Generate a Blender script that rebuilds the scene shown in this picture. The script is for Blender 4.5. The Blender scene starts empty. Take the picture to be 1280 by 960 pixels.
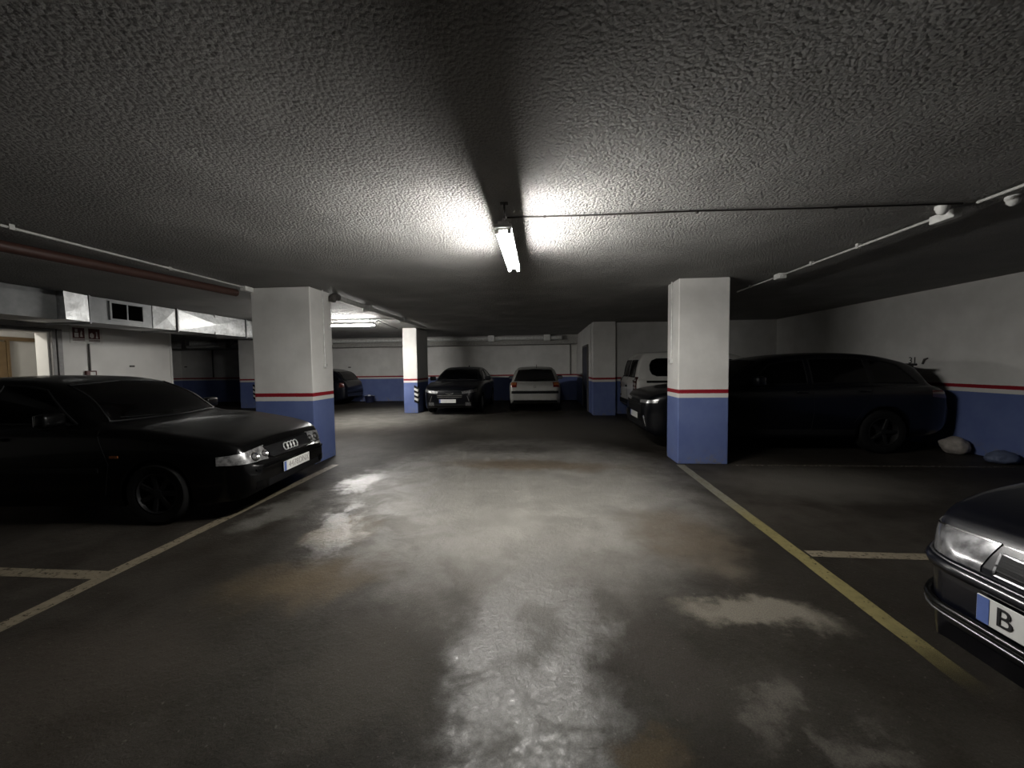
import bpy, bmesh, math, random
from mathutils import Vector, Matrix
from mathutils.bvhtree import BVHTree
PI = math.pi
SC = bpy.context.scene
COL = SC.collection
random.seed(4)

# ------------------------------------------------------------------ helpers
def link(o, parent=None):
    COL.objects.link(o)
    if parent is not None:
        o.parent = parent
    return o

def tag(o, label, cat, group=None, kind=None):
    o['label'] = label
    if cat: o['category'] = cat
    if group: o['group'] = group
    if kind: o['kind'] = kind
    return o

def empty(name, loc=(0, 0, 0), rz=0.0, parent=None):
    o = bpy.data.objects.new(name, None)
    o.empty_display_size = .1
    o.location = loc
    o.rotation_euler = (0, 0, rz)
    return link(o, parent)

def mesh_obj(name, bm, mats, parent=None, smooth=None, loc=(0, 0, 0), rot=(0, 0, 0), normals=True):
    if normals:
        bmesh.ops.recalc_face_normals(bm, faces=bm.faces[:])
    me = bpy.data.meshes.new(name)
    bm.to_mesh(me)
    bm.free()
    for m in (mats if isinstance(mats, (list, tuple)) else [mats]):
        me.materials.append(m)
    o = bpy.data.objects.new(name, me)
    o.location = loc
    o.rotation_euler = rot
    link(o, parent)
    if smooth is not None:
        for p in me.polygons: p.use_smooth = True
        if smooth < 180:
            me.set_sharp_from_angle(angle=math.radians(smooth))
    return o

def box(bm, lo, hi, mi=0, bev=0.0, mat=None, seg=2):
    vs = [bm.verts.new((x, y, z)) for z in (lo[2], hi[2]) for y in (lo[1], hi[1]) for x in (lo[0], hi[0])]
    fs = [bm.faces.new([vs[i] for i in q]) for q in ((0, 2, 3, 1), (4, 5, 7, 6), (0, 1, 5, 4), (2, 6, 7, 3), (0, 4, 6, 2), (1, 3, 7, 5))]
    for f in fs: f.material_index = mi
    if bev > 0:
        es = list({e for f in fs for e in f.edges})
        r = bmesh.ops.bevel(bm, geom=es, offset=bev, segments=seg, affect='EDGES', profile=.5)
        for f in r['faces']: f.material_index = mi
        vs = list({v for f in fs if f.is_valid for v in f.verts} | {v for f in r['faces'] for v in f.verts})
    if mat is not None:
        bmesh.ops.transform(bm, matrix=mat, verts=vs)
    return vs

def tube(bm, pts, r, seg=10, mi=0, caps=True):
    pts = [Vector(p) for p in pts]
    rings = []
    for i, p in enumerate(pts):
        if i == 0: d = pts[1] - p
        elif i == len(pts) - 1: d = p - pts[i - 1]
        else: d = (pts[i + 1] - p).normalized() + (p - pts[i - 1]).normalized()
        d.normalize()
        a = d.orthogonal() if abs(d.z) > .9 else d.cross(Vector((0, 0, 1)))
        a.normalize()
        b = d.cross(a).normalized()
        rr = r[i] if isinstance(r, (list, tuple)) else r
        rings.append([bm.verts.new(p + rr * (math.cos(t) * a + math.sin(t) * b)) for t in [2 * PI * k / seg for k in range(seg)]])
    for A, B in zip(rings, rings[1:]):
        for k in range(seg):
            f = bm.faces.new((A[k], A[(k + 1) % seg], B[(k + 1) % seg], B[k])); f.material_index = mi
    if caps:
        for R in (rings[0], rings[-1]):
            f = bm.faces.new(R); f.material_index = mi

def lathe(bm, prof, seg=32, axis='Y', mi=0):
    # prof: list of (radius, along axis); closed profile not required
    rings = []
    for r, h in prof:
        ring = []
        for k in range(seg):
            t = 2 * PI * k / seg
            c, s = r * math.cos(t), r * math.sin(t)
            ring.append(bm.verts.new((c, h, s) if axis == 'Y' else (c, s, h)))
        rings.append(ring)
    for A, B in zip(rings, rings[1:]):
        for k in range(seg):
            f = bm.faces.new((A[k], A[(k + 1) % seg], B[(k + 1) % seg], B[k])); f.material_index = mi

def interp(pts, x):
    if x <= pts[0][0]: return pts[0][1]
    for (a, va), (b, vb) in zip(pts, pts[1:]):
        if x <= b:
            return va + (vb - va) * (x - a) / (b - a) if b > a else vb
    return pts[-1][1]

def smooth_interp(pts, x):
    # monotone cubic through the points
    n = len(pts)
    if x <= pts[0][0]: return pts[0][1]
    if x >= pts[-1][0]: return pts[-1][1]
    d = [(pts[i + 1][1] - pts[i][1]) / max(1e-6, pts[i + 1][0] - pts[i][0]) for i in range(n - 1)]
    m = [d[0]] + [0 if d[i - 1] * d[i] <= 0 else 2 * d[i - 1] * d[i] / (d[i - 1] + d[i]) for i in range(1, n - 1)] + [d[-1]]
    for i in range(n - 1):
        if x <= pts[i + 1][0]:
            h = pts[i + 1][0] - pts[i][0]
            t = (x - pts[i][0]) / h
            return ((1 + 2 * t) * (1 - t) ** 2 * pts[i][1] + t * (1 - t) ** 2 * h * m[i]
                    + t * t * (3 - 2 * t) * pts[i + 1][1] + t * t * (t - 1) * h * m[i + 1])

def text_into(bm, s, size, M, mi, depth=.0015):
    cu = bpy.data.curves.new('t', 'FONT')
    cu.body = s; cu.size = size; cu.extrude = depth; cu.align_x = 'CENTER'; cu.align_y = 'CENTER'
    o = bpy.data.objects.new('t', cu)
    COL.objects.link(o)
    bpy.context.view_layer.update()
    me = bpy.data.meshes.new_from_object(o.evaluated_get(bpy.context.evaluated_depsgraph_get()))
    me.transform(M)
    n = len(bm.faces)
    bm.from_mesh(me)
    bm.faces.ensure_lookup_table()
    for f in bm.faces[n:]: f.material_index = mi
    bpy.data.objects.remove(o); bpy.data.meshes.remove(me); bpy.data.curves.remove(cu)

# ------------------------------------------------------------------ materials
class NT:
    def __init__(s, name):
        s.m = bpy.data.materials.new(name); s.m.use_nodes = True
        s.t = s.m.node_tree; s.t.nodes.clear()
        s.out = s.t.nodes.new('ShaderNodeOutputMaterial')
    def n(s, typ, **kw):
        nd = s.t.nodes.new(typ)
        for k, v in kw.items():
            if k.startswith('_'): setattr(nd, k[1:], v)
        return nd
    def l(s, a, b): s.t.links.new(a, b)
    def val(s, sock, v):
        if hasattr(v, 'node'): s.l(v, sock)
        else: sock.default_value = v
    def math(s, op, a, b=None, c=None):
        nd = s.n('ShaderNodeMath', _operation=op)
        for i, v in enumerate((a, b, c)):
            if v is not None: s.val(nd.inputs[i], v)
        return nd.outputs[0]
    def mix(s, f, a, b):
        nd = s.n('ShaderNodeMix', _data_type='RGBA')
        s.val(nd.inputs[0], f)
        for sock, v in ((nd.inputs[6], a), (nd.inputs[7], b)):
            s.val(sock, v if hasattr(v, 'node') else (*v, 1.0))
        return nd.outputs[2]
    def noise(s, vec, scale, detail=3, rough=.5, dist=0.0):
        nd = s.n('ShaderNodeTexNoise')
        s.l(vec, nd.inputs['Vector'])
        nd.inputs['Scale'].default_value = scale; nd.inputs['Detail'].default_value = detail
        nd.inputs['Roughness'].default_value = rough; nd.inputs['Distortion'].default_value = dist
        return nd.outputs[0]
    def ramp(s, f, lo, hi, a=0.0, b=1.0):
        nd = s.n('ShaderNodeMapRange', _interpolation_type='SMOOTHSTEP')
        s.val(nd.inputs[0], f)
        for i, v in enumerate((lo, hi, a, b)): s.val(nd.inputs[i + 1], v)
        return nd.outputs[0]
    def pos(s): return s.n('ShaderNodeNewGeometry').outputs['Position']
    def obj(s): return s.n('ShaderNodeTexCoord').outputs['Object']
    def sep(s, v):
        nd = s.n('ShaderNodeSeparateXYZ'); s.l(v, nd.inputs[0]); return nd.outputs
    def bump(s, h, strength, dist):
        nd = s.n('ShaderNodeBump'); s.l(h, nd.inputs['Height'])
        nd.inputs['Strength'].default_value = strength; nd.inputs['Distance'].default_value = dist
        return nd.outputs[0]
    def bsdf(s, color, rough=.5, metal=0.0, spec=.5, normal=None, coat=0.0, coat_rough=.05, link_out=True):
        p = s.n('ShaderNodeBsdfPrincipled')
        s.val(p.inputs['Base Color'], color if hasattr(color, 'node') else (*color, 1.0))
        s.val(p.inputs['Roughness'], rough); s.val(p.inputs['Metallic'], metal)
        s.val(p.inputs['Specular IOR Level'], spec)
        s.val(p.inputs['Coat Weight'], coat); s.val(p.inputs['Coat Roughness'], coat_rough)
        if normal is not None: s.l(normal, p.inputs['Normal'])
        if link_out: s.l(p.outputs[0], s.out.inputs[0])
        return p

def simple(name, color, rough=.5, metal=0.0, spec=.5, coat=0.0, var=.12, scale=14):
    t = NT(name)
    nz = t.noise(t.obj(), scale, 4)
    f = t.ramp(nz, .3, .7)
    c = t.mix(f, tuple(c * (1 - var) for c in color), tuple(min(1, c * (1 + var)) for c in color))
    t.bsdf(c, rough, metal, spec, coat=coat)
    return t.m

M = {}
def build_materials():
    # painted walls and pillars: white above, a red and a white stripe, blue dado
    t = NT('wall_paint')
    P = t.pos(); z = t.sep(P)[2]
    n1 = t.noise(P, 2.2, 5, .6); n2 = t.noise(P, 60, 3)
    zz = t.math('ADD', z, t.math('MULTIPLY', t.math('SUBTRACT', t.noise(P, 30, 2), .5), .006))
    white = t.mix(t.ramp(n1, .3, .75), (.60, .59, .565), (.70, .69, .665))
    blue = t.mix(t.ramp(n1, .3, .75), (.095, .130, .29), (.125, .165, .335))
    c = t.mix(t.ramp(zz, 1.055, 1.058), (.62, .61, .58), (.25, .009, .018))
    c = t.mix(t.ramp(zz, 1.112, 1.115), c, white)
    c = t.mix(t.ramp(zz, .990, .993), blue, c)
    dirt = t.math('MULTIPLY', t.ramp(z, .28, .0), t.ramp(t.noise(P, 9, 5, .65), .48, .66))
    c = t.mix(t.math('MULTIPLY', dirt, .75), c, (.17, .16, .145))
    h = t.math('ADD', t.math('MULTIPLY', n2, .3), t.noise(P, 7, 3))
    t.bsdf(c, .62, spec=.3, normal=t.bump(h, .12, .02))
    M['wall'] = t.m
    # sprayed, lumpy ceiling
    t = NT('sprayed_ceiling'); P = t.pos()
    vo = t.n('ShaderNodeTexVoronoi', _feature='F1'); t.l(P, vo.inputs['Vector'])
    vo.inputs['Scale'].default_value = 46
    h = t.math('ADD', t.math('MULTIPLY', vo.outputs['Distance'], -.8), t.math('MULTIPLY', t.noise(P, 48, 5, .7, .3), 1.3))
    h = t.math('MULTIPLY', h, t.ramp(t.noise(P, 1.3, 3), .3, .6, .55, 1.0))
    h = t.math('ADD', h, t.math('MULTIPLY', t.noise(P, 1.1, 2), 3.2))
    c = t.mix(t.ramp(t.noise(P, 1.6, 4), .35, .7), (.39, .383, .367), (.45, .443, .427))
    t.bsdf(c, .8, spec=.15, normal=t.bump(h, 1.0, .048))
    M['ceiling'] = t.m
    # smooth soffit / beams
    M['soffit'] = simple('beam_concrete', (.36, .35, .33), .85, spec=.2)
    M['white_wall'] = simple('plain_wall', (.62, .61, .585), .7, spec=.3, var=.04, scale=3)
    floor_material()
    M['white_plastic'] = simple('white_plastic', (.62, .62, .6), .4)
    M['grey_conduit'] = simple('grey_conduit', (.42, .42, .40), .45)
    M['dark_cable'] = simple('dark_cable', (.035, .03, .026), .6)
    M['brown_pipe'] = simple('brown_pipe', (.05, .022, .016), .5)
    M['black_plastic'] = simple('black_plastic', (.004, .004, .0045), .6, spec=.2)
    M['rubber'] = simple('tyre_rubber', (.004, .004, .004), .8, spec=.15)
    M['alloy'] = simple('alloy_wheel', (.16, .16, .165), .35, metal=.9)
    M['dull_alloy'] = simple('dull_wheel', (.02, .02, .021), .5, metal=.5, spec=.3)
    M['dark_wheel'] = simple('dark_wheel', (.006, .006, .006), .6, spec=.2)
    M['chrome'] = simple('chrome', (.75, .75, .75), .12, metal=1.0, var=.02)
    M['plate_white'] = simple('plate_white', (.62, .62, .60), .35, var=.04)
    M['plate_blue'] = simple('plate_blue', (.09, .14, .36), .4)
    M['plate_ink'] = simple('plate_ink', (.01, .01, .012), .5)
    M['plate_worn_ink'] = simple('plate_worn_ink', (.33, .32, .30), .5)
    M['tail_red'] = simple('tail_lamp_red', (.09, .006, .005), .15, coat=1)
    M['tail_dark'] = simple('tail_lamp_dark', (.05, .008, .006), .15, coat=1)
    M['amber'] = simple('lamp_amber', (.22, .075, .025), .2, coat=1)
    M['reflector'] = simple('lamp_reflector', (.42, .42, .42), .3, metal=.75, var=.5, scale=26)
    M['dim_reflector'] = simple('dim_lamp_reflector', (.12, .12, .12), .35, metal=.6, var=.6, scale=30)
    M['lamp_clear'] = simple('clear_lamp_lens', (.16, .16, .165), .2, metal=.5, var=.55, scale=22, coat=.6)
    M['bright_metal'] = simple('bright_metal', (.75, .75, .74), .38, metal=.6, var=.03)
    M['void_black'] = simple('duct_opening', (.002, .002, .002), .95, spec=0.0)
    M['seat_cloth'] = simple('seat_cloth', (.012, .012, .013), .9, spec=.1)
    M['wood'] = simple('door_wood', (.16, .105, .05), .5, scale=6)
    M['dark_metal'] = simple('dark_metal', (.07, .065, .06), .5)
    M['frame_metal'] = simple('frame_metal', (.16, .155, .15), .5)
    M['sign_red'] = simple('sign_red', (.07, .012, .010), .5)
    M['sign_white'] = simple('sign_white', (.55, .54, .51), .5)
    M['dark_blue_panel'] = simple('dark_blue_panel', (.012, .016, .035), .5)
    M['bucket'] = simple('bucket_plastic', (.012, .015, .04), .4)
    M['cloth_white'] = simple('cloth_white', (.5, .52, .6), .8)
    M['bag'] = simple('pale_bag', (.26, .235, .21), .75, var=.25, scale=9)
    M['bluish'] = simple('bluish_bag', (.08, .1, .16), .7)
    # galvanised duct
    t = NT('galvanised_steel'); P = t.obj()
    vo = t.n('ShaderNodeTexVoronoi'); t.l(P, vo.inputs['Vector']); vo.inputs['Scale'].default_value = 22
    sp = t.sep(vo.outputs['Color'])[0]
    c = t.mix(sp, (.42, .43, .43), (.60, .61, .61))
    c = t.mix(t.ramp(t.noise(P, 3.0, 5, .7), .5, .75), c, (.30, .30, .30))
    t.bsdf(c, t.ramp(sp, 0, 1, .42, .58), metal=.6, normal=t.bump(t.noise(P, 3.5, 2), .25, .03))
    M['galv'] = t.m
    t = NT('dull_galvanised'); P = t.obj()
    c = t.mix(t.ramp(t.noise(P, 3.0, 5, .7), .35, .75), (.20, .205, .21), (.28, .285, .285))
    t.bsdf(c, .6, metal=.35)
    M['galv_dull'] = t.m
    # glass
    def glass(name, tint, fres=1.45):
        t = NT(name)
        tr = t.n('ShaderNodeBsdfTransparent'); tr.inputs[0].default_value = (tint, tint, tint * 1.05, 1)
        gl = t.n('ShaderNodeBsdfGlossy'); gl.inputs['Roughness'].default_value = .03
        fr = t.n('ShaderNodeFresnel'); fr.inputs[0].default_value = fres
        mx = t.n('ShaderNodeMixShader'); t.l(fr.outputs[0], mx.inputs[0]); t.l(tr.outputs[0], mx.inputs[1]); t.l(gl.outputs[0], mx.inputs[2])
        t.l(mx.outputs[0], t.out.inputs[0])
        return t.m
    M['car_glass'] = glass('car_glass', .55)
    M['lens_glass'] = glass('lamp_lens', .9)
    M['dark_glass'] = simple('privacy_glass', (.001, .001, .0012), .10, spec=.18, var=.0)
    # paints
    def paint(name, c, rough=.3, metal=0.0, coat=1.0, spec=.5):
        t = NT(name); nz = t.noise(t.obj(), 4, 5, .6)
        col = t.mix(t.ramp(nz, .4, .8), c, tuple(v * 1.15 + .0002 for v in c))
        dust = t.ramp(t.noise(t.obj(), 18, 5, .7), .4, .75, .02, .10)
        t.bsdf(col, rough, metal, coat=coat, coat_rough=dust, spec=spec)
        return t.m
    M['black_paint'] = paint('black_car_paint', (.0010, .0010, .0011), .32, 0, .22, .15)
    M['blue_black_paint'] = paint('blue_black_car_paint', (.0010, .0012, .0024), .30, 0, .25, .2)
    M['navy_paint'] = paint('navy_car_paint', (.0014, .0018, .0045), .3, 0, .5, .3)
    M['white_paint'] = paint('white_car_paint', (.56, .55, .52), .35)
    M['silver_paint'] = paint('silver_car_paint', (.25, .245, .228), .38, .25, .5)
    # lamps
    def emit(name, col, s):
        t = NT(name); e = t.n('ShaderNodeEmission'); e.inputs[0].default_value = (*col, 1); e.inputs[1].default_value = s
        t.l(e.outputs[0], t.out.inputs[0]); return t.m
    M['tube_glow'] = emit('fluorescent_tube', (1.0, .975, .93), TUBE)
    M['lobby_glow'] = emit('lobby_lamp', (1.0, .96, .88), LOBBY)
    # worn floor paint
    def line(name, ca, cb, lo, hi, ylo, yhi, fade=None):
        t = NT(name); P = t.pos(); y = t.sep(P)[1]
        c = t.mix(t.ramp(y, ylo, yhi), ca, cb)
        c = t.mix(t.ramp(t.noise(P, 14, 5, .7), .4, .75), c, tuple(v * .6 for v in ca))
        w = t.ramp(t.noise(P, 26, 6, .7), lo, hi)
        if fade: w = t.math('MULTIPLY', w, t.ramp(y, fade[0], fade[1]))
        p = t.bsdf(c, .5, spec=.35, link_out=False)
        tr = t.n('ShaderNodeBsdfTransparent')
        mx = t.n('ShaderNodeMixShader'); t.val(mx.inputs[0], w)
        t.l(tr.outputs[0], mx.inputs[1]); t.l(p.outputs[0], mx.inputs[2]); t.l(mx.outputs[0], t.out.inputs[0])
        return t.m
    M['line_tan'] = line('faded_tan_line_paint', (.165, .140, .098), (.165, .140, .098), .26, .5, 0, 1)
    M['line_yellow'] = line('worn_yellow_line_paint', (.165, .140, .060), (.15, .145, .115), .22, .45, 3.6, 4.5, (1.75, 2.3))
    M['line_faint'] = line('faint_line_paint', (.17, .15, .12), (.17, .15, .12), .42, .62, 0, 1)

def floor_material():
    t = NT('polished_concrete'); P = t.pos()
    n_big = t.noise(P, .55, 5, .6, .4); n_mid = t.noise(P, 2.3, 6, .65, .5); n_fine = t.noise(P, 40, 4, .6)
    wn = t.n('ShaderNodeTexNoise'); t.l(P, wn.inputs['Vector']); wn.inputs['Scale'].default_value = 3.0; wn.inputs['Detail'].default_value = 6
    wn.inputs['Roughness'].default_value = .65
    dv = t.n('ShaderNodeVectorMath', _operation='SUBTRACT'); t.l(wn.outputs['Color'], dv.inputs[0]); dv.inputs[1].default_value = (.5, .5, .5)
    ds = t.n('ShaderNodeVectorMath', _operation='SCALE'); t.l(dv.outputs[0], ds.inputs[0]); ds.inputs[3].default_value = .75
    ad = t.n('ShaderNodeVectorMath', _operation='ADD'); t.l(P, ad.inputs[0]); t.l(ds.outputs[0], ad.inputs[1])
    W = ad.outputs[0]
    def blob(cx, cy, rx, ry, ang, soft=.55):
        mp = t.n('ShaderNodeMapping', _vector_type='TEXTURE'); t.l(W, mp.inputs['Vector'])
        mp.inputs['Location'].default_value = (cx, cy, 0); mp.inputs['Rotation'].default_value = (0, 0, math.radians(ang))
        mp.inputs['Scale'].default_value = (rx, ry, 1e3)
        ln = t.n('ShaderNodeVectorMath', _operation='LENGTH'); t.l(mp.outputs[0], ln.inputs[0])
        return t.ramp(ln.outputs['Value'], 1.0, soft)
    c = t.mix(t.ramp(n_big, .35, .68), (.017, .0148, .0122), (.040, .0355, .030))
    c = t.mix(t.ramp(n_mid, .40, .72, 0, .7), c, (.014, .0113, .0086))
    # the worn, pale drive lane
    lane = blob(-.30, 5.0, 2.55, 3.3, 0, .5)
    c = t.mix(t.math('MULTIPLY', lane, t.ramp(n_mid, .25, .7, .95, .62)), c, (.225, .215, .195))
    far = blob(-4.6, 11.5, 3.2, 3.6, 0, .3)  # pool of light from the rear strip light, painted into the floor colour
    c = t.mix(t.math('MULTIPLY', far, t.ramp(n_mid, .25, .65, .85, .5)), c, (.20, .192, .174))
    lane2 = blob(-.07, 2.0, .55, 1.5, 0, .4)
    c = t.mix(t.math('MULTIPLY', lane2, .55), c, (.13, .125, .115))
    # shaped patches: pale cement spills, rusty and oily stains, broad paler areas
    for (x, y, rx, ry, a, col, s, soft) in FLOOR_PATCHES:
        c = t.mix(t.math('MULTIPLY', blob(x, y, rx, ry, a, soft), s), c, col)
    grain = t.ramp(t.noise(P, 130, 3, .7), .3, .7, .72, 1.25)
    gm = t.n('ShaderNodeVectorMath', _operation='SCALE'); t.l(c, gm.inputs[0]); t.l(grain, gm.inputs[3])
    c = gm.outputs[0]
    spk = t.ramp(n_fine, .62, .74)
    c = t.mix(t.math('MULTIPLY', spk, .25), c, (.2, .19, .17))
    # trowelled, polished areas shine; the rest is dull and dusty
    worn = t.math('MAXIMUM', t.math('MULTIPLY', lane, .75), lane2)
    for (x, y, rx, ry, a, soft) in GLOSSY:
        worn = t.math('MAXIMUM', worn, blob(x, y, rx, ry, a, soft))
    patch = t.ramp(t.noise(P, 2.6, 6, .65, 1.0), .34, .58)
    gl = t.math('MULTIPLY', worn, t.math('MULTIPLY_ADD', patch, .7, .3))
    rough = t.math('ADD', t.ramp(gl, 0, 1, .60, .38), t.math('MULTIPLY', t.math('SUBTRACT', n_fine, .5), .10))
    h = t.math('ADD', t.math('MULTIPLY', t.noise(P, 26, 6, .72, .8), .8), t.math('MULTIPLY', n_fine, .25))
    h = t.math('ADD', h, t.math('MULTIPLY', t.noise(P, 5, 3), 1.0))
    nb = t.bump(h, .45, .016)
    p = t.bsdf(c, rough, spec=t.ramp(gl, 0, 1, .08, .60), normal=nb, coat=t.ramp(gl, .3, 1, 0, .20), coat_rough=.10)
    t.l(nb, p.inputs['Coat Normal'])
    M['floor'] = t.m

TUBE = 560.0
LOBBY = 210.0
GLOSSY = [(-2.30, 4.85, .42, .70, 0, .4), (-1.88, 3.45, .32, .95, 8, .4), (-.07, 1.75, .36, 1.15, 0, .5), (.1, 3.6, .7, .5, 0, .4)]
FLOOR_PATCHES = [
    (.3, 9.4, 3.0, 2.6, 0, (.105, .097, .085), .75, .3),  # broad paler area of floor before the far cars
    (1.28, 2.33, .52, .23, -8, (.19, .172, .14), .62, .45),
    (1.02, 1.72, .28, .13, 60, (.13, .12, .105), .45, .2),
    (1.26, 1.50, .20, .11, 30, (.13, .12, .105), .4, .2),
    (.62, 1.95, .30, .40, 15, (.035, .030, .026), .8, .4),
    (.42, 1.42, .22, .2, 0, (.07, .05, .026), .6, .2),
    (-1.65, 2.55, .75, .45, 20, (.075, .056, .032), .7, .1),
    (-1.85, 3.35, .35, .5, 0, (.11, .085, .05), .6, .3),
    (-.15, 5.75, 1.9, .42, -4, (.10, .070, .040), .7, .3),
    (-.6, 6.9, 1.6, .5, 0, (.055, .050, .044), .8, .3),
    (-2.6, 1.5, 1.3, .7, 20, (.040, .034, .028), .7, .3),
    (1.2, 3.4, .6, .8, 0, (.080, .062, .042), .6, .3),
    (3.5, 5.0, 1.7, 1.0, 0, (.105, .097, .085), .7, .2),  # broad paler area of floor in the right bays
    (-.9, 1.75, .5, .5, 0, (.045, .040, .033), .7, .3),
    (-2.75, 3.9, .3, .8, 0, (.16, .155, .14), .5, .4),
]
build_materials()

# ------------------------------------------------------------------ setting
CEIL = 2.75
def boxes(name, lst, mat, label, cat='wall', kind='structure', smooth=None):
    bm = bmesh.new()
    for b in lst: box(bm, b[0], b[1])
    return tag(mesh_obj(name, bm, mat, smooth=smooth), label, cat, kind=kind)

boxes('floor', [((-16.6, -9, -.2), (7.2, 16.8, 0))], M['floor'], 'grey polished concrete garage floor with brown stains', 'floor')
boxes('ceiling', [((-16.6, -9, CEIL), (7.2, 16.8, CEIL + .25))], M['ceiling'], 'low sprayed lumpy grey garage ceiling', 'ceiling')
boxes('wall_right', [((6.9, -9, 0), (7.15, 12.05, CEIL))], M['wall'], 'white and blue wall behind the dark SUV on the right')
boxes('wall_back_right', [((1.8, 11.8, 0), (6.9, 12.05, CEIL))], M['wall'], 'dim white and blue wall behind the white van')
boxes('wall_far_side', [((1.55, 12.0, 0), (1.8, 16.8, CEIL))], M['wall'], 'short side wall with dark door beyond the wall pillar')
boxes('wall_far', [((-16.4, 16.5, 0), (1.55, 16.75, CEIL))], M['wall'], 'far white wall with blue dado behind the parked cars')
boxes('wall_left', [((-9.45, -9, 0), (-9.2, 5.5, CEIL)), ((-9.45, 5.5, 2.22), (-9.2, 6.57, CEIL)), ((-9.45, 6.57, 0), (-9.2, 8.95, CEIL))],
      M['white_wall'], 'plain white wall with the lit doorway behind the black hatchback')
boxes('wall_left_return', [((-16.4, 8.7, 0), (-9.45, 8.95, CEIL))], M['wall'], 'return wall around the corner of the left bay')
boxes('wall_far_left', [((-16.65, 8.7, 0), (-16.4, 16.75, CEIL))], M['wall'], 'end wall of the far left parking bay')
boxes('wall_behind', [((-9.45, -9.25, 0), (7.15, -9, CEIL))], M['wall'], 'wall behind the camera')
# blue corner patch at the end of the plain wall
boxes('wall_left_corner', [((-9.45, 8.95, 0), (-9.19, 9.0, CEIL))], M['wall'], 'painted corner edge of the left wall')
# lobby behind the doorway
boxes('wall_lobby', [((-11.25, 3.9, 0), (-11, 8.7, CEIL)), ((-11, 3.9, 0), (-9.45, 4.1, CEIL)), ((-11, 8.5, 0), (-9.45, 8.7, CEIL))],
      M['white_wall'], 'bright white lobby walls seen through the left doorway')
boxes('beam_far', [((-16.4, 16.0, 2.37), (1.55, 16.5, CEIL))], M['soffit'], 'deep concrete beam along the top of the far wall', 'beam')
# door frame of the left doorway
bm = bmesh.new()
for y0, y1 in ((5.38, 5.47), (6.60, 6.66), (6.68, 6.76)):
    box(bm, (-9.2, y0, 0), (-9.14, y1, 2.30), bev=.008)
box(bm, (-9.2, 5.47, 2.235), (-9.14, 6.60, 2.30), bev=.006)
tag(mesh_obj('door_1', bm, M['frame_metal']), 'grey metal frame around the bright doorway on the left', 'door frame', kind='structure')
# wooden door inside the lobby
dr = empty('door_2', (-11, 6.6, 0))
tag(dr, 'brown wooden door with wood rail inside the bright lobby', 'door', kind='structure')
bm = bmesh.new(); box(bm, (.0, -.4, 0), (.05, .55, 2.12), bev=.005); mesh_obj('door_leaf', bm, M['wood'], dr)
bm = bmesh.new(); box(bm, (.0, -.5, 2.14), (.045, 1.04, 2.22), bev=.005); box(bm, (0, -.5, 0), (.06, -.41, 2.14)); box(bm, (0, .56, 0), (.06, .60, 2.14))
mesh_obj('door_frame', bm, M['wood'], dr)
bm = bmesh.new(); tube(bm, [(.05, .45, 1.03), (.10, .45, 1.03), (.11, .43, 1.03), (.11, .33, 1.03)], .01); mesh_obj('door_handle', bm, M['chrome'], dr, smooth=40)
# door in the far side wall
dr = empty('door_3', (1.55, 13.0, 0))
tag(dr, 'dark blue-grey door in the far wall left of the wall pillar', 'door', kind='structure')
bm = bmesh.new(); box(bm, (-.035, -.5, 0), (-.002, .75, 2.08), bev=.004); mesh_obj('door_leaf', bm, M['dark_blue_panel'], dr)
bm = bmesh.new()
box(bm, (-.05, -.58, 0), (-.002, -.5, 2.15)); box(bm, (-.05, .75, 0), (-.002, .83, 2.15)); box(bm, (-.05, -.5, 2.08), (-.002, .75, 2.15))
mesh_obj('door_frame', bm, M['dark_metal'], dr)

# ------------------------------------------------------------------ pillars
def pillar(lo, hi, label, guard=None):
    cx, cy = (lo[0] + hi[0]) / 2, (lo[1] + hi[1]) / 2
    bm = bmesh.new()
    box(bm, (lo[0] - cx, lo[1] - cy, 0), (hi[0] - cx, hi[1] - cy, CEIL - .006), bev=.012)
    r = mesh_obj('pillar', bm, M['wall'], loc=(cx, cy, 0))
    tag(r, label, 'pillar', 'square painted pillars', 'thing')
    if guard:
        gx, gy = guard[0] - cx, guard[1] - cy
        sx, sy = guard[2], guard[3]   # outward signs
        bm = bmesh.new()
        t_, w_, z0, z1, n = .018, .11, .34, .88, 7
        # striped rubber corner guard in an L, slanting bands
        for leg in (0, 1):
            for k in range(n):
                za, zb = z0 + (z1 - z0) * k / n, z0 + (z1 - z0) * (k + 1) / n
                sl = .05
                q = []
                for a, off in ((0, 0), (w_, sl)):
                    for d in (0, t_):
                        for z in (za, zb):
                            if leg == 0: x, y = gx - sx * a, gy + sy * d
                            else: x, y = gx + sx * d, gy - sy * a
                            q.append(bm.verts.new((x, y, z + off - .025)))
                for f in ((0, 1, 3, 2), (4, 6, 7, 5), (0, 4, 5, 1), (2, 3, 7, 6), (0, 2, 6, 4), (1, 5, 7, 3)):
                    bm.faces.new([q[i] for i in f]).material_index = k % 2
        mesh_obj('corner_guard', bm, [M['black_plastic'], M['sign_white']], r)['label'] = 'black and white striped corner guard'
    return r
pillar((-4.45, 5.68), (-3.50, 6.28), 'wide white and blue pillar at the nose of the black hatchback')
pillar((2.04, 5.84), (2.76, 6.34), 'white and blue pillar standing in front of the white van and dark SUV')
pillar((-4.40, 12.1), (-3.94, 13.3), 'slim bright pillar left of the black saloon facing the lane', (-3.94, 12.1, 1, -1))
pillar((1.55, 11.4), (2.20, 11.79), 'dim pillar against the wall left of the white van')
pillar((-11.40, 13.8), (-10.55, 14.4), 'dim distant pillar in the far left bay, seen over the black hatchback', (-10.75, 13.8, 1, -1))

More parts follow.
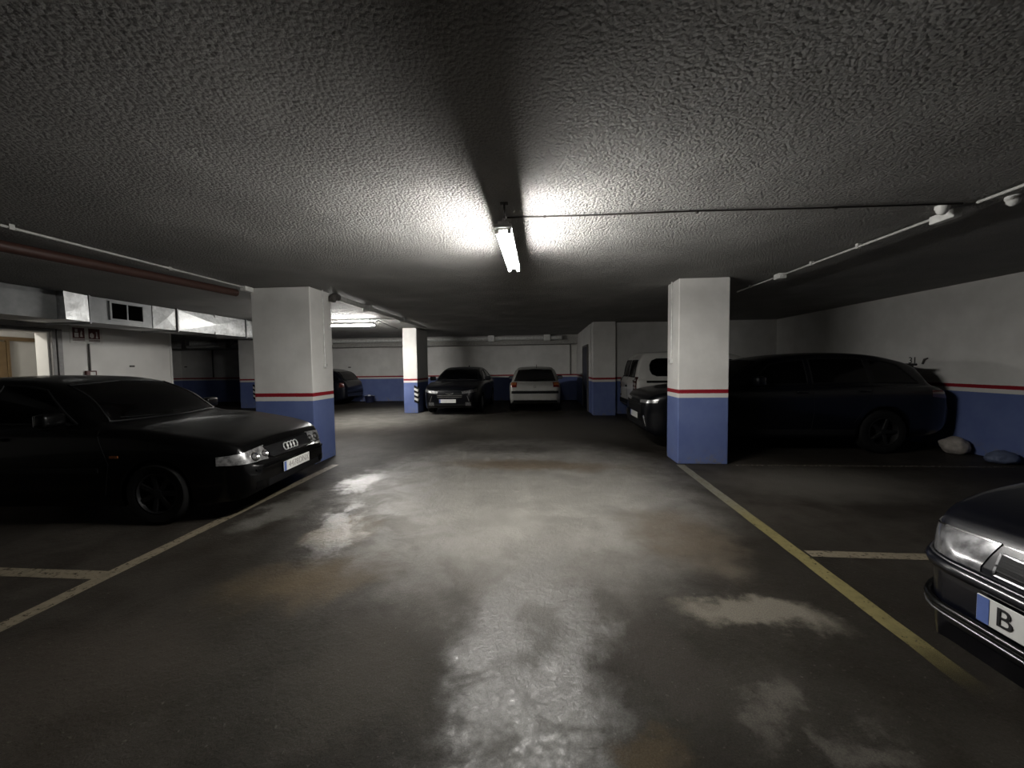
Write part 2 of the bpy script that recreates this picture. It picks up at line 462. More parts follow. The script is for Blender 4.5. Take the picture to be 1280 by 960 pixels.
# ------------------------------------------------------------------ floor markings
def line(x0, y0, x1, y1, w, mat, label):
    d = Vector((x1 - x0, y1 - y0, 0)); n = Vector((-d.y, d.x, 0)).normalized() * w / 2
    bm = bmesh.new(); N = 24; prev = None
    rnd = random.Random(x0 * 7 + y1)
    for i in range(N + 1):
        p = Vector((x0, y0, .0025)) + d * i / N
        a = bm.verts.new(p + n * (1 + rnd.uniform(-.06, .06))); b = bm.verts.new(p - n * (1 + rnd.uniform(-.06, .06)))
        if prev: bm.faces.new((prev[0], prev[1], b, a))
        prev = (a, b)
    return tag(mesh_obj('parking_line', bm, mat), label, 'floor line', 'painted parking lines', 'thing')
line(-3.17, -2.0, -3.17, 5.66, .115, M['line_tan'], 'long faded tan line along the lane beside the black hatchback')
line(-7.5, 2.52, -3.23, 2.52, .11, M['line_tan'], 'faded tan bay line running left from the lane line, near the black hatchback')
line(2.06, 5.8, 1.97, 1.6, .115, M['line_yellow'], 'worn yellow line along the right side of the lane')
line(2.08, 3.1, 3.3, 3.08, .10, M['line_tan'], 'short tan bay line branching from the yellow line toward the near right car')
line(2.8, 5.79, 6.6, 5.78, .06, M['line_faint'], 'faint pale bay line on the floor in front of the dark SUV')

# ------------------------------------------------------------------ fluorescent battens
def batten(loc, rz, label, L=1.24):
    r = empty('fluorescent_light', loc, rz)
    tag(r, label, 'ceiling light', 'fluorescent battens', 'thing')
    bm = bmesh.new()
    box(bm, (-.064, -L / 2 - .02, -.040), (.064, L / 2 + .02, -.012), bev=.006)
    box(bm, (-.04, -L / 2, -.014), (.04, L / 2, .012), bev=.004)
    mesh_obj('housing', bm, M['white_plastic'], r)
    for y in (-L / 2 + .015, L / 2 - .015):
        bm = bmesh.new(); box(bm, (-.06, y - .009, -.078), (-.030, y + .009, -.030), bev=.006)
        box(bm, (.030, y - .009, -.078), (.06, y + .009, -.030), bev=.006)
        box(bm, (-.04, y - .008, -.05), (.04, y + .008, -.028), bev=.003)
        mesh_obj('lamp_holder', bm, M['white_plastic'], r)
    for x in (-.042, .042):
        bm = bmesh.new(); tube(bm, [(x, -L / 2 + .03, -.062), (x, L / 2 - .03, -.062)], .0135, 12)
        mesh_obj('tube', bm, M['tube_glow'], r, smooth=60)
    for y in (-L / 2 + .12, L / 2 - .12):
        bm = bmesh.new(); tube(bm, [(0, y, .02), (0, y, CEIL - loc[2])], .008, 8); box(bm, (-.03, y - .02, CEIL - loc[2] - .006), (.03, y + .02, CEIL - loc[2]))
        mesh_obj('hanger', bm, M['dark_metal'], r)
    return r
batten((-.265, 3.49, 2.56), 0, 'lit twin-tube strip light hanging over the lane, in the centre', 1.2)
batten((-5.02, 9.72, 2.65), PI / 2, 'lit strip light between the wide left pillar and the slim bright pillar', 1.52)

# lobby lamp
r = empty('lobby_lamp', (-10.2, 5.1, CEIL)); tag(r, 'round ceiling lamp lighting the lobby behind the left doorway', 'ceiling light')
bm = bmesh.new(); lathe(bm, [(.001, -.09), (.09, -.08), (.15, -.045), (.165, -.015)], 28, 'Z'); mesh_obj('diffuser', bm, M['lobby_glow'], r, smooth=180)
bm = bmesh.new(); lathe(bm, [(.165, -.018), (.185, -.018), (.185, 0), (.001, 0)], 28, 'Z'); mesh_obj('base', bm, M['white_plastic'], r)

# ------------------------------------------------------------------ conduits and ceiling pipes
def pipe(name, pts, r, mat, label, cat, clips=None, boxes_=(), group=None, clip_mat=None):
    bm = bmesh.new(); tube(bm, pts, r, 12)
    o = tag(mesh_obj(name, bm, mat, smooth=50), label, cat, group)
    if clips:
        for p in clips:
            bm = bmesh.new()
            box(bm, (p[0] - r * 1.6, p[1] - r * 1.6, p[2] - r * 1.5), (p[0] + r * 1.6, p[1] + r * 1.6, CEIL - .001), bev=r * .3)
            mesh_obj('clip', bm, clip_mat or mat, o)
    for lo, hi in boxes_:
        bm = bmesh.new(); box(bm, lo, hi, bev=.008); mesh_obj('junction_box', bm, M['white_plastic'], o)
    return o
pipe('conduit', [(3.38, -3, 2.715), (3.38, 3.28, 2.715)], .012, M['grey_conduit'], 'grey conduit on the ceiling at upper right, running toward the viewer', 'conduit',
     [(3.38, y, 2.715) for y in (-1.5, .5, 2.3)], group='ceiling conduits')
pipe('conduit', [(3.38, 3.5, 2.715), (3.38, 5.55, 2.715), (3.38, 6.9, 2.715)], .012, M['grey_conduit'],
     'grey conduit with two junction boxes along the ceiling above the dark SUV', 'conduit', [(3.38, y, 2.715) for y in (4.4, 5.1, 6.5)],
     [((3.345, 3.42, 2.66), (3.415, 3.62, 2.73)), ((3.33, 5.66, 2.67), (3.43, 5.8, 2.745))], 'ceiling conduits')
pipe('cable', [(-.275, 3.28, 2.742), (.4, 3.29, 2.738), (1.2, 3.30, 2.742), (2.2, 3.33, 2.738), (3.36, 3.37, 2.742)], .0065, M['dark_cable'],
     'thin dark cable crossing the ceiling from the central strip light to the right conduit', 'cable', [(x, 3.28 + .028 * (x + .275), 2.742) for x in (.05, 1.3, 2.4)], clip_mat=M['dark_cable'])
pipe('cable', [(-.275, 3.26, 2.735), (-.275, 3.20, 2.71), (-.268, 2.93, 2.59)], .011, M['white_plastic'], 'short white flex dropping into the near end of the central strip light', 'cable')
pipe('conduit', [(-4.46, -3, 2.72), (-4.47, 3.0, 2.72), (-4.42, 5.5, 2.72)], .012, M['grey_conduit'],
     'pale conduit along the ceiling at upper left ending at the wide pillar', 'conduit', [(-4.47, y, 2.72) for y in (0, 1.5, 3.0, 4.4)],
     [((-4.47, 5.50, 2.67), (-4.38, 5.66, 2.74))], 'ceiling conduits')
pipe('pipe', [(-4.95, -4, 2.655), (-4.93, 3.2, 2.655), (-4.64, 5.2, 2.655), (-4.60, 5.58, 2.655)], .055, M['brown_pipe'],
     'dark brown pipe beside the pale conduit at upper left', 'pipe', [(-4.94, y, 2.655) for y in (.5, 2.6)], clip_mat=M['dark_metal'])
o = pipe('pipe', [(-3.43, 6.36, 2.69), (-3.45, 8.9, 2.69), (-3.5, 11.6, 2.69)], .045, M['grey_conduit'], 'pale ceiling pipe running back from the wide left pillar', 'pipe', [(-3.46, y, 2.69) for y in (7.6, 9.6)])
bm = bmesh.new(); tube(bm, [(-3.42, 6.36, 2.69), (-3.42, 6.26, 2.685), (-3.41, 6.2, 2.66), (-3.41, 6.18, 2.60)], [.06, .066, .062, .05], 14); mesh_obj('elbow', bm, M['dark_metal'], o, smooth=50)
pipe('conduit', [(-4.22, 9.72, 2.68), (-4.18, 9.75, 2.71), (-4.5, 11.5, 2.725), (-4.52, 12.0, 2.725)], .014, M['dark_metal'], 'short dark conduit from the rear strip light toward the slim pillar', 'conduit', group='ceiling conduits')
pipe('pipe', [(-16.3, 15.85, 2.62), (.9, 15.85, 2.62)], .085, M['white_plastic'], 'white pipe running along the top of the far wall', 'pipe', [(x, 15.85, 2.62) for x in (-12, -9, -5.5, -2, .3)])
pipe('pipe', [(-16.2, 15.3, 2.45), (-12.2, 15.3, 2.45)], .06, M['grey_conduit'], 'grey pipe hung high in the far left bay', 'pipe', [(x, 15.3, 2.45) for x in (-15, -13)], clip_mat=M['dark_metal'])
bm = bmesh.new(); tube(bm, [(-14.85, 16.47, 1.12), (-14.85, 16.47, 2.37)], .03, 10); tag(mesh_obj('downpipe', bm, M['dark_metal'], smooth=50), 'dark vertical pipe on the wall of the far left bay', 'pipe')
bm = bmesh.new(); tube(bm, [(1.29, 16.47, 1.1), (1.29, 16.47, 2.37)], .02, 10); tag(mesh_obj('downpipe', bm, M['dark_metal'], smooth=50), 'thin vertical conduit on the far wall beside the dark door', 'conduit')

# pillar light switches with their vertical conduits
def switch(x, y, sx, label):
    r = empty('light_switch', (x, y, 0)); tag(r, label, 'switch', 'switches on the pillars')
    bm = bmesh.new(); tube(bm, [(sx * .012, 0, 1.58), (sx * .012, 0, CEIL)], .011, 10); mesh_obj('conduit', bm, M['white_plastic'], r, smooth=50)
    bm = bmesh.new(); box(bm, (0 if sx > 0 else -.04, -.035, 1.50), (.04 if sx > 0 else 0, .035, 1.585), bev=.006); mesh_obj('switch_box', bm, M['white_plastic'], r)
    bm = bmesh.new(); box(bm, (.04 if sx > 0 else -.046, -.016, 1.518), (.046 if sx > 0 else -.04, .016, 1.56), bev=.002); mesh_obj('rocker', bm, M['grey_conduit'], r)
switch(-3.5, 6.02, 1, 'white switch on a conduit, right face of the wide left pillar')
switch(2.04, 6.12, -1, 'white switch on a conduit, left face of the pillar before the white van')

# small round ceiling fittings
def dome(x, y, z, label, s=1.0, zt=CEIL):
    r = empty('ceiling_detector', (x, y, zt)); tag(r, label, 'detector', 'round ceiling detectors')
    bm = bmesh.new(); lathe(bm, [(.001, 0), (.05 * s, 0), (.052 * s, -.02), (.045 * s, -.03)], 24, 'Z'); mesh_obj('base', bm, M['white_plastic'], r, smooth=40)
    bm = bmesh.new(); lathe(bm, [(.045 * s, -.028), (.04 * s, -.05), (.022 * s, -.07), (.001, -.076)], 24, 'Z'); mesh_obj('cover', bm, M['white_plastic'], r, smooth=60)
dome(3.26, 3.42, 0, 'small round detector just below the right conduit junction', .9)
dome(3.63, 3.28, 0, 'small round detector at the right edge, beyond the conduit', .9)
r = empty('emergency_light', (-9.2, 6.3, 2.40)); tag(r, 'small emergency light on the wall above the bright doorway', 'light')
bm = bmesh.new(); box(bm, (0, -.16, -.05), (.05, .16, .05), bev=.01); mesh_obj('housing', bm, M['white_plastic'], r)
bm = bmesh.new(); box(bm, (.05, -.08, -.03), (.075, .08, .03), bev=.012); mesh_obj('lens', bm, M['plate_white'], r)

# ------------------------------------------------------------------ ventilation duct
dct = empty('ventilation_duct', (-7.8, 7.5, 2.30)); tag(dct, 'galvanised ventilation duct under the ceiling at upper left', 'duct')
X1, X0, Z0, Z1 = .4, -.35, 0.0, .43
def duct_seg(y0, y1, mat, creases=True, zin=0.0):
    bm = bmesh.new()
    ys = y0, y1
    a = [bm.verts.new((x, y, z)) for y in ys for (x, z) in ((X0, Z0), (X1, Z0), (X1, Z1), (X0, Z1))]
    for q in ((0, 4, 5, 1), (2, 6, 7, 3), (3, 7, 4, 0), (0, 1, 2, 3), (4, 7, 6, 5)):
        bm.faces.new([a[i] for i in q])
    if creases:   # cross-broken side panel: shallow pyramid
        c = bm.verts.new((X1 + .045, (y0 + y1) / 2, (Z0 + Z1) / 2))
        for i, j in ((1, 5), (5, 6), (6, 2), (2, 1)): bm.faces.new((a[i], a[j], c))
    else: bm.faces.new((a[1], a[5], a[6], a[2]))
    mesh_obj('duct_section', bm, mat, dct)
def flange(y):
    bm = bmesh.new()
    box(bm, (X0 - .03, y - .014, Z0 - .03), (X1 + .03, y + .014, Z1 + .015), bev=.003)
    mesh_obj('flange', bm, M['galv_dull'], dct)
duct_seg(-9, -2.07, M['galv_dull'], False)
duct_seg(-1.66, -.62, M['galv_dull'], False)
duct_seg(-.60, -.12, M['galv'], True)
duct_seg(-.10, 1.72, M['galv'], True)
duct_seg(1.74, 3.0, M['galv'], True)
for y in (-.11, 1.73, -1.65): flange(y)
# tapered access panel section whose face turns toward the rear light, with one diagonal crease
bm = bmesh.new()
y0, y1 = -2.06, -1.67
v = [bm.verts.new(p) for p in ((X1 + .13, y0, Z0), (X1 + .03, y1, Z0), (X1 + .02, y1, Z1), (X1 + .11, y0, Z1), (X0, y0, Z0), (X0, y1, Z0), (X0, y1, Z1), (X0, y0, Z1))]
for q in ((0, 1, 2), (0, 2, 3), (4, 7, 6, 5), (0, 4, 5, 1), (3, 2, 6, 7), (0, 3, 7, 4), (1, 5, 6, 2)): bm.faces.new([v[i] for i in q])
mesh_obj('access_panel', bm, M['galv'], dct)['label'] = 'bright square panel with a diagonal crease'
# intake grille
bm = bmesh.new()
gy0, gy1, gz0, gz1 = -1.32, -.80, .10, .37
for lo, hi in (((X1, gy0 - .03, gz0 - .03), (X1 + .02, gy1 + .03, gz0)), ((X1, gy0 - .03, gz1), (X1 + .02, gy1 + .03, gz1 + .03)), ((X1, gy0 - .03, gz0), (X1 + .02, gy0, gz1)),
               ((X1, gy1, gz0), (X1 + .02, gy1 + .03, gz1)), ((X1, (gy0 + gy1) / 2 - .01, gz0), (X1 + .014, (gy0 + gy1) / 2 + .01, gz1))): box(bm, lo, hi)
box(bm, (X1, gy0, gz0), (X1 + .003, gy1, gz1), mi=1)
for k in range(9):
    z = gz0 + .015 + k * .03
    box(bm, (X1 + .002, gy0, z), (X1 + .012, gy1, z + .006), mi=1)
mesh_obj('grille', bm, [M['galv_dull'], M['void_black']], dct)['label'] = 'dark slatted intake grille'
for y in (-6, -3, .8, 2.4):
    bm = bmesh.new()
    for x in (X0 - .01, X1 + .0): box(bm, (x, y - .012, -.02), (x + .012, y + .012, .45))
    box(bm, (X0 - .01, y - .012, -.025), (X1 + .012, y + .012, -.004))
    mesh_obj('hanger', bm, M['dark_metal'], dct)

# ------------------------------------------------------------------ wall signs and fittings
def pictogram(bm, y, w, z0, z1, kind):
    # red square, white flame/hose shapes, built as raised shapes on the panel (panel faces +x)
    box(bm, (.006, y - w / 2, z0), (.009, y + w / 2, z1), mi=1)
    def poly(pts):
        a = [bm.verts.new((.0105, y + p[0] * w, z0 + p[1] * (z1 - z0))) for p in pts]
        f = bm.faces.new(a); f.material_index = 0
    if kind == 0:
        poly([(-.36, .1), (-.02, .1), (-.02, .52), (-.36, .52)]); poly([(-.30, .6), (-.08, .6), (-.08, .88), (-.30, .88)])
        poly([(.12, .15), (.34, .15), (.28, .5), (.32, .6), (.22, .8), (.14, .5)])
    else:
        poly([(-.40, .2), (-.26, .08), (-.06, .14), (-.03, .4), (-.2, .62), (-.38, .5)])
        poly([(.12, .08), (.34, .08), (.3, .3), (.26, .72), (.14, .72), (.18, .4)])
sg = empty('fire_sign', (-9.2, 7.20, 2.05)); tag(sg, 'white panel with two dark red fire equipment pictograms on the left wall', 'sign')
bm = bmesh.new(); box(bm, (0, -.28, 0), (.006, .28, .34)); mesh_obj('panel', bm, M['sign_white'], sg)
for k, y in enumerate((-.135, .135)):
    bm = bmesh.new(); pictogram(bm, y, .20, .10, .31, k)
    for z in (.05, .072): box(bm, (.006, y - .1, z), (.008, y + .1, z + .012), mi=1)
    mesh_obj('pictogram', bm, [M['sign_white'], M['sign_red']], sg)
cb = empty('call_point', (-9.2, 7.22, 1.44)); tag(cb, 'small dark alarm call point below the fire sign', 'alarm call point')
bm = bmesh.new(); tube(bm, [(.02, 0, .06), (.02, 0, .61)], .014, 10); mesh_obj('conduit', bm, M['dark_metal'], cb, smooth=50)
bm = bmesh.new(); box(bm, (0, -.09, -.05), (.05, .09, .06), bev=.006); mesh_obj('housing', bm, M['sign_red'], cb)
bm = bmesh.new(); box(bm, (.05, -.03, -.03), (.055, .06, .035)); mesh_obj('button_plate', bm, M['sign_white'], cb)
def stud(loc, axis, label):
    bm = bmesh.new()
    if axis == 'x': box(bm, (loc[0], loc[1] - .05, loc[2] - .02), (loc[0] + .02, loc[1] + .05, loc[2] + .02), bev=.005)
    else: box(bm, (loc[0] - .06, loc[1] - .02, loc[2] - .025), (loc[0] + .06, loc[1], loc[2] + .025), bev=.005)
    tag(mesh_obj('wall_plate', bm, M['dark_metal']), label, 'wall plate')
stud((-9.2, 8.04, 1.59), 'x', 'small dark plate on the plain left wall right of the call point')
stud((-8.43, 16.5, 1.51), 'y', 'small dark plate on the far wall above the half-hidden dark car')
stud((-16.2, 16.5, 1.62), 'y', 'small dark plate on the wall of the far left bay')
# stall number on the right wall
bm = bmesh.new()
Mx = Matrix.Translation((6.895, 7.66, 1.50)) @ Matrix(((0, 0, -1, 0), (-1, 0, 0, 0), (0, 1, 0, 0), (0, 0, 0, 1)))
text_into(bm, '31', .17, Mx, 0)
tag(mesh_obj('bay_number', bm, M['plate_ink'], normals=False), 'small black bay number 31 painted on the right wall above the SUV', 'number')
bm = bmesh.new(); tube(bm, [(6.885, 7.46, 1.44), (6.88, 7.42, 1.52), (6.885, 7.37, 1.54)], [.016, .02, .012], 8)
tag(mesh_obj('wall_hook', bm, M['dark_metal'], smooth=50), 'dark hook on the right wall beside the number 31', 'hook')

# ------------------------------------------------------------------ loose items
def blob_obj(name, loc, size, mat, label, cat, seed=1, amp=.18):
    bm = bmesh.new(); bmesh.ops.create_icosphere(bm, subdivisions=4, radius=1)
    from mathutils import noise as mn
    for v in bm.verts:
        d = 1 + amp * mn.noise(v.co * 1.6 + Vector((seed, 0, 0))) + amp * .5 * mn.noise(v.co * 4.5 + Vector((0, seed, 0)))
        c = v.co * d
        v.co = Vector((c.x * size[0], c.y * size[1], max(-.8, c.z) * size[2]))
    zmin = min(v.co.z for v in bm.verts)
    for v in bm.verts: v.co.z -= zmin
    return tag(mesh_obj(name, bm, mat, smooth=180, loc=loc), label, cat)
blob_obj('sack', (6.68, 6.66, 0), (.17, .17, .145), M['bag'], 'pale lumpy sack on the floor against the right wall', 'sack', 3)
blob_obj('bag', (6.66, 6.0, 0), (.18, .14, .10), M['bluish'], 'small bluish bag at the foot of the right wall', 'bag', 8)
bk = empty('bucket', (-7.28, 15.9, 0)); tag(bk, 'small dark blue tub on the floor below the far wall', 'tub')
bm = bmesh.new(); lathe(bm, [(.001, 0), (.17, 0), (.21, .26), (.225, .28), (.20, .28), (.165, .02), (.001, .02)], 24, 'Z'); mesh_obj('tub', bm, M['bucket'], bk, smooth=40)
bm = bmesh.new(); tube(bm, [(.225 * math.cos(a), -.03, .27 + .1 * math.sin(a) * .4) for a in [PI * k / 10 for k in range(11)]], .006, 6); mesh_obj('handle', bm, M['grey_conduit'], bk)
blob_obj('rag', (-7.29, 15.88, .025), (.085, .085, .17), M['cloth_white'], 'crumpled pale rag in the dark blue tub', 'rag', 5, .3)

# ------------------------------------------------------------------ cars
# car space: nose at x=0, tail at x=L, z up, y across; the car faces -x
def cat_rom(pts, sub):
    out = []
    n = len(pts)
    for i in range(n - 1):
        p0, p1, p2, p3 = pts[max(0, i - 1)], pts[i], pts[i + 1], pts[min(n - 1, i + 2)]
        for k in range(sub):
            t = k / sub
            out.append(tuple(.5 * (2 * b + (c - a) * t + (2 * a - 5 * b + 4 * c - d) * t * t + (3 * b - a - 3 * c + d) * t ** 3) for a, b, c, d in zip(p0, p1, p2, p3)))
    out.append(pts[-1])
    return out

class Car:
    def __init__(s, name, label, spec, loc, rz):
        s.c = spec
        s.root = empty(name, loc, rz)
        tag(s.root, label, spec.get('cat', 'car'), 'parked cars', 'thing')
        s.holes = []
        s.make_body()
    def W(s, x): return smooth_interp(s.c['half'], x)
    def B(s, x): return interp(s.c['bottom'], x)
    def D(s, x): return smooth_interp(s.c['deck'], x)
    def Rf(s, x): return max(s.D(x), smooth_interp(s.c['roof'], x)) if s.c['roof'][0][0] < x < s.c['roof'][-1][0] else s.D(x)
    def section(s, x):
        c = s.c
        w, b, d, r = s.W(x), s.B(x), s.D(x), s.Rf(x)
        zs = b
        for xw in c['axles']:
            q = c['arch'] ** 2 - (x - xw) ** 2
            if q > 0: zs = max(zs, min(c['axle_z'] + math.sqrt(q), d - .06))
        h = r - d
        k = min(1, max(0, h / .28)); k = k * k * (3 - 2 * k)
        g = .915 * w
        tum = c.get('tumble', .32)
        wt = g - tum * h
        crown = c.get('crown', .035) * (1 - .2 * k)
        lerp = lambda a, bb: a + (bb - a) * k
        H = d - b
        z3, z4 = max(b + .30 * H, zs + .012), max(b + .62 * H, zs + .024)
        P = [(0, zs), (.82 * w, zs), (.955 * w, zs + .004), (.99 * w, z3), (w, z4), (.99 * w, max(d - .085, zs + .036)), (.955 * w, max(d - .02, zs + .045)),
             (g, d + .004),
             (lerp(.80 * w, (g + wt) / 2 + .018), d + lerp(.35 * crown, h * .5)),
             (lerp(.68 * w, wt + .022), d + lerp(.55 * crown, h - .055)),
             (lerp(.55 * w, wt - .055), d + lerp(.72 * crown, h + .002)),
             (lerp(.30 * w, wt * .55), d + lerp(.92 * crown, h + crown * .7)),
             (0, d + lerp(crown, h + crown))]
        return cat_rom(P, 3)
    def make_body(s):
        c = s.c; L = c['L']
        xs = {0.0, L}
        n = 84
        for i in range(1, n): xs.add(L * i / n)
        for e in (.006, .015, .03, .05, .08): xs.add(e); xs.add(L - e)
        for xw in c['axles']:
            for i in range(25):
                xs.add(xw + c['arch'] * math.cos(PI * i / 24) * (1.0005 if i in (0, 24) else 1))
            xs.add(xw - c['arch'] * 1.004); xs.add(xw + c['arch'] * 1.004)
        for q in ('roof', 'deck'):
            for p in c[q]: xs.add(p[0])
        xs = sorted(x for x in xs if 0 <= x <= L)
        xs = [x for i, x in enumerate(xs) if i == 0 or x - xs[i - 1] > .0008]
        bm = bmesh.new(); rings = []
        for x in xs:
            sec = s.section(x)
            half = [bm.verts.new((x, -y, z)) for y, z in sec]
            other = [bm.verts.new((x, y, z)) for y, z in sec[1:-1]]
            rings.append(half + other[::-1])
        for A, Bq in zip(rings, rings[1:]):
            m = len(A)
            for k in range(m):
                bm.faces.new((A[k], A[(k + 1) % m], Bq[(k + 1) % m], Bq[k]))
        # close nose and tail by bridging left and right of the end rings (keeps the panel gently formed)
        for R, off in ((rings[0], -1), (rings[-1], 1)):
            m = len(R); hN = m // 2
            for k in range(hN):
                a, b, cc, d = R[k], R[k + 1], R[(m - k - 1) % m], R[(m - k) % m]
                vs = []
                for v in (a, b, cc, d):
                    if v not in vs: vs.append(v)
                if len(vs) >= 3:
                    try: bm.faces.new(vs)
                    except ValueError: pass
        bmesh.ops.recalc_face_normals(bm, faces=bm.faces[:])
        s.bm = bm
        s.bvh = BVHTree.FromBMesh(bm)
    DIRS = {'front': ((1, 0, 0), 1), 'rear': ((-1, 0, 0), 1), 'left': ((0, 1, 0), 0), 'right': ((0, -1, 0), 0), 'top': ((0, 0, -1), 2)}
    def cast(s, d, a, b, ang=0.0):
        L = s.c['L']
        if d == 'front': o, v = Vector((-1, a, b)), Vector((1, 0, 0))
        elif d == 'rear': o, v = Vector((L + 1, a, b)), Vector((-1, 0, 0))
        elif d == 'left': o, v = Vector((a, -3, b)), Vector((0, 1, 0))
        elif d == 'right': o, v = Vector((a, 3, b)), Vector((0, -1, 0))
        elif d == 'top': o, v = Vector((a, b, 4)), Vector((0, 0, -1))
        else:      # ('diag', xc, yc, ang): a measured across the ray, b = height
            _, xc, yc, an = d
            v = Vector((math.cos(an), math.sin(an), 0)); t = Vector((-v.y, v.x, 0))
            o = Vector((xc, yc, b)) + t * a - v * 2
        hit, nrm, _i, _d = s.bvh.ray_cast(o, v, 8)
        if hit is None: return None, v
        if nrm.dot(v) > 0: nrm = -nrm
        return hit, nrm
    def patch(s, name, d, bot, top, mat, off=.006, n=14, m=6, parent=None, cut=False, under=.012, smooth=45, dish=0.0):
        """A panel that follows the body: edge polylines bot and top in the projection plane."""
        def along(pl, t):
            if len(pl) == 1: return pl[0]
            ls = [math.dist(p, q) for p, q in zip(pl, pl[1:])]; tot = sum(ls) or 1; u = t * tot
            for (p, q), l in zip(zip(pl, pl[1:]), ls):
                if u <= l or (p, q) == (pl[-2], pl[-1]):
                    f = u / l if l else 0
                    return tuple(p[i] + (q[i] - p[i]) * f for i in (0, 1))
                u -= l
        bm = bmesh.new(); G = []; G2 = []; last = None; pol = []
        for j in range(m + 1):
            row, row2 = [], []
            for i in range(n + 1):
                p, q = along(bot, i / n), along(top, i / n)
                a, b = p[0] + (q[0] - p[0]) * j / m, p[1] + (q[1] - p[1]) * j / m
                hit, nr = s.cast(d, a, b)
                if hit is None:
                    if last is None: hit, nr = Vector((0, 0, 0)), Vector((0, 0, 1))
                    else: hit, nr = last
                last = (hit, nr)
                row.append(bm.verts.new(hit + nr * off)); row2.append(bm.verts.new(hit - nr * under))
            G.append(row); G2.append(row2)
        for j in range(m):
            for i in range(n):
                bm.faces.new((G[j][i], G[j][i + 1], G[j + 1][i + 1], G[j + 1][i]))
        if not cut:
            ring = [(0, i) for i in range(n + 1)] + [(j, n) for j in range(1, m + 1)] + [(m, i) for i in range(n - 1, -1, -1)] + [(j, 0) for j in range(m - 1, 0, -1)]
            for (j, i), (j2, i2) in zip(ring, ring[1:] + ring[:1]):
                bm.faces.new((G[j][i], G2[j][i], G2[j2][i2], G[j2][i2]))
            used = {G2[j][i] for j, i in ring}
            for row in G2:
                for v in row:
                    if v not in used: bm.verts.remove(v)
        else:
            for row in G2:
                for v in row: bm.verts.remove(v)
            tb = BVHTree.FromBMesh(bm)
            s.holes.append(tb)
        return mesh_obj(name, bm, mat, parent or s.root, smooth=smooth)
    def window(s, name, d, bot, top, cut=True, mat=None, **kw):
        cut = cut and s.c.get('see_through', True)
        o = s.patch(name, d, bot, top, mat or (M['car_glass'] if cut else M['dark_glass']), off=.004, cut=cut, **kw)
        # black rubber surround
        bm = bmesh.new(); pts = []
        for pl in (bot, top[::-1]):
            for p, q in zip(pl, pl[1:]):
                for k in range(8): pts.append((p[0] + (q[0] - p[0]) * k / 8, p[1] + (q[1] - p[1]) * k / 8))
            if pl is bot:
                p, q = bot[-1], top[-1]
            else: p, q = top[0], bot[0]
            for k in range(6): pts.append((p[0] + (q[0] - p[0]) * k / 6, p[1] + (q[1] - p[1]) * k / 6))
        P3 = []
        for a, b in pts:
            hit, nr = s.cast(d, a, b)
            if hit is not None: P3.append(hit + nr * .004)
        if len(P3) > 4:
            tube(bm, P3 + [P3[0]], .011, 6, caps=False)
            mesh_obj('window_seal', bm, M['black_plastic'], o)
        else: bm.free()
        return o
    def side_window(s, xb0, xb1, xt0, xt1, zb=.035, zt=.085, sides=('left', 'right'), **kw):
        N = 6
        bot = [(xb0 + (xb1 - xb0) * i / N,) for i in range(N + 1)]; bot = [(p[0], s.D(p[0]) + zb) for p in bot]
        top = [(xt0 + (xt1 - xt0) * i / N,) for i in range(N + 1)]; top = [(p[0], s.Rf(p[0]) - zt) for p in top]
        for sd in sides: s.window('side_window', sd, bot, top, **kw)
    def seam(s, d, pts, parent=None, r=.004, mat=None, name='panel_gap'):
        P3 = []
        for (a, b), (a2, b2) in zip(pts, pts[1:]):
            for k in range(10):
                hit, nr = s.cast(d, a + (a2 - a) * k / 10, b + (b2 - b) * k / 10)
                if hit is not None: P3.append(hit)
        hit, nr = s.cast(d, *pts[-1])
        if hit is not None: P3.append(hit)
        bm = bmesh.new(); tube(bm, P3, r, 6)
        return mesh_obj(name, bm, mat or M['black_plastic'], parent or s.root)
    def wheels(s, r=.30, w=.2, rim='alloy', spokes=6):
        rr = r * .66
        for xw in s.c['axles']:
            for sy in (-1, 1):
                yo = sy * (s.W(xw) - .012)
                e = empty('wheel', (xw, yo, r), 0 if sy < 0 else PI, s.root)
                bm = bmesh.new()
                lathe(bm, [(rr, .01), (rr + .012, .0), (r * .90, -.004), (r * .975, .015), (r, .045), (r, w - .045), (r * .975, w - .015), (r * .9, w), (rr, w - .01), (rr, .01)], 40)
                mesh_obj('tyre', bm, M['rubber'], e, smooth=40)
                bm = bmesh.new()
                lathe(bm, [(rr, .008), (rr * .95, .004), (rr * .90, .02), (rr * .88, .10), (.001, .11)], 40)
                lathe(bm, [(.001, .012), (.04, .014), (.06, .03), (.06, .1)], 24)
                for k in range(spokes):
                    a = 2 * PI * k / spokes
                    box(bm, (.03, .018, -.026), (rr * .93, .045, .026), bev=.008, mat=Matrix.Rotation(a, 4, 'Y'), seg=1)
                mesh_obj('rim', bm, M[rim], e, smooth=35)
    def mirrors(s, x, z=None, mat=None, size=1.0):
        z = z or s.D(x) + .10
        for sy in (-1, 1):
            hit, nr = s.cast('left' if sy < 0 else 'right', x, s.D(x) + .03)
            y = hit.y
            bm = bmesh.new()
            box(bm, (x - .05 * size, min(y + sy * .05, y + sy * .25), z - .065 * size), (x + .06 * size, max(y + sy * .05, y + sy * .25), z + .065 * size), bev=.035, seg=3)
            tube(bm, [(x, y - sy * .02, s.D(x) + .02), (x, y + sy * .09, z - .03)], .022, 8)
            o = mesh_obj('side_mirror', bm, mat or s.c['paint'], s.root, smooth=50)
            bm = bmesh.new(); box(bm, (x + .06 * size, min(y + sy * .065, y + sy * .235), z - .05 * size), (x + .064 * size, max(y + sy * .065, y + sy * .235), z + .05 * size), bev=.001)
            mesh_obj('mirror_glass', bm, M['chrome'], o)
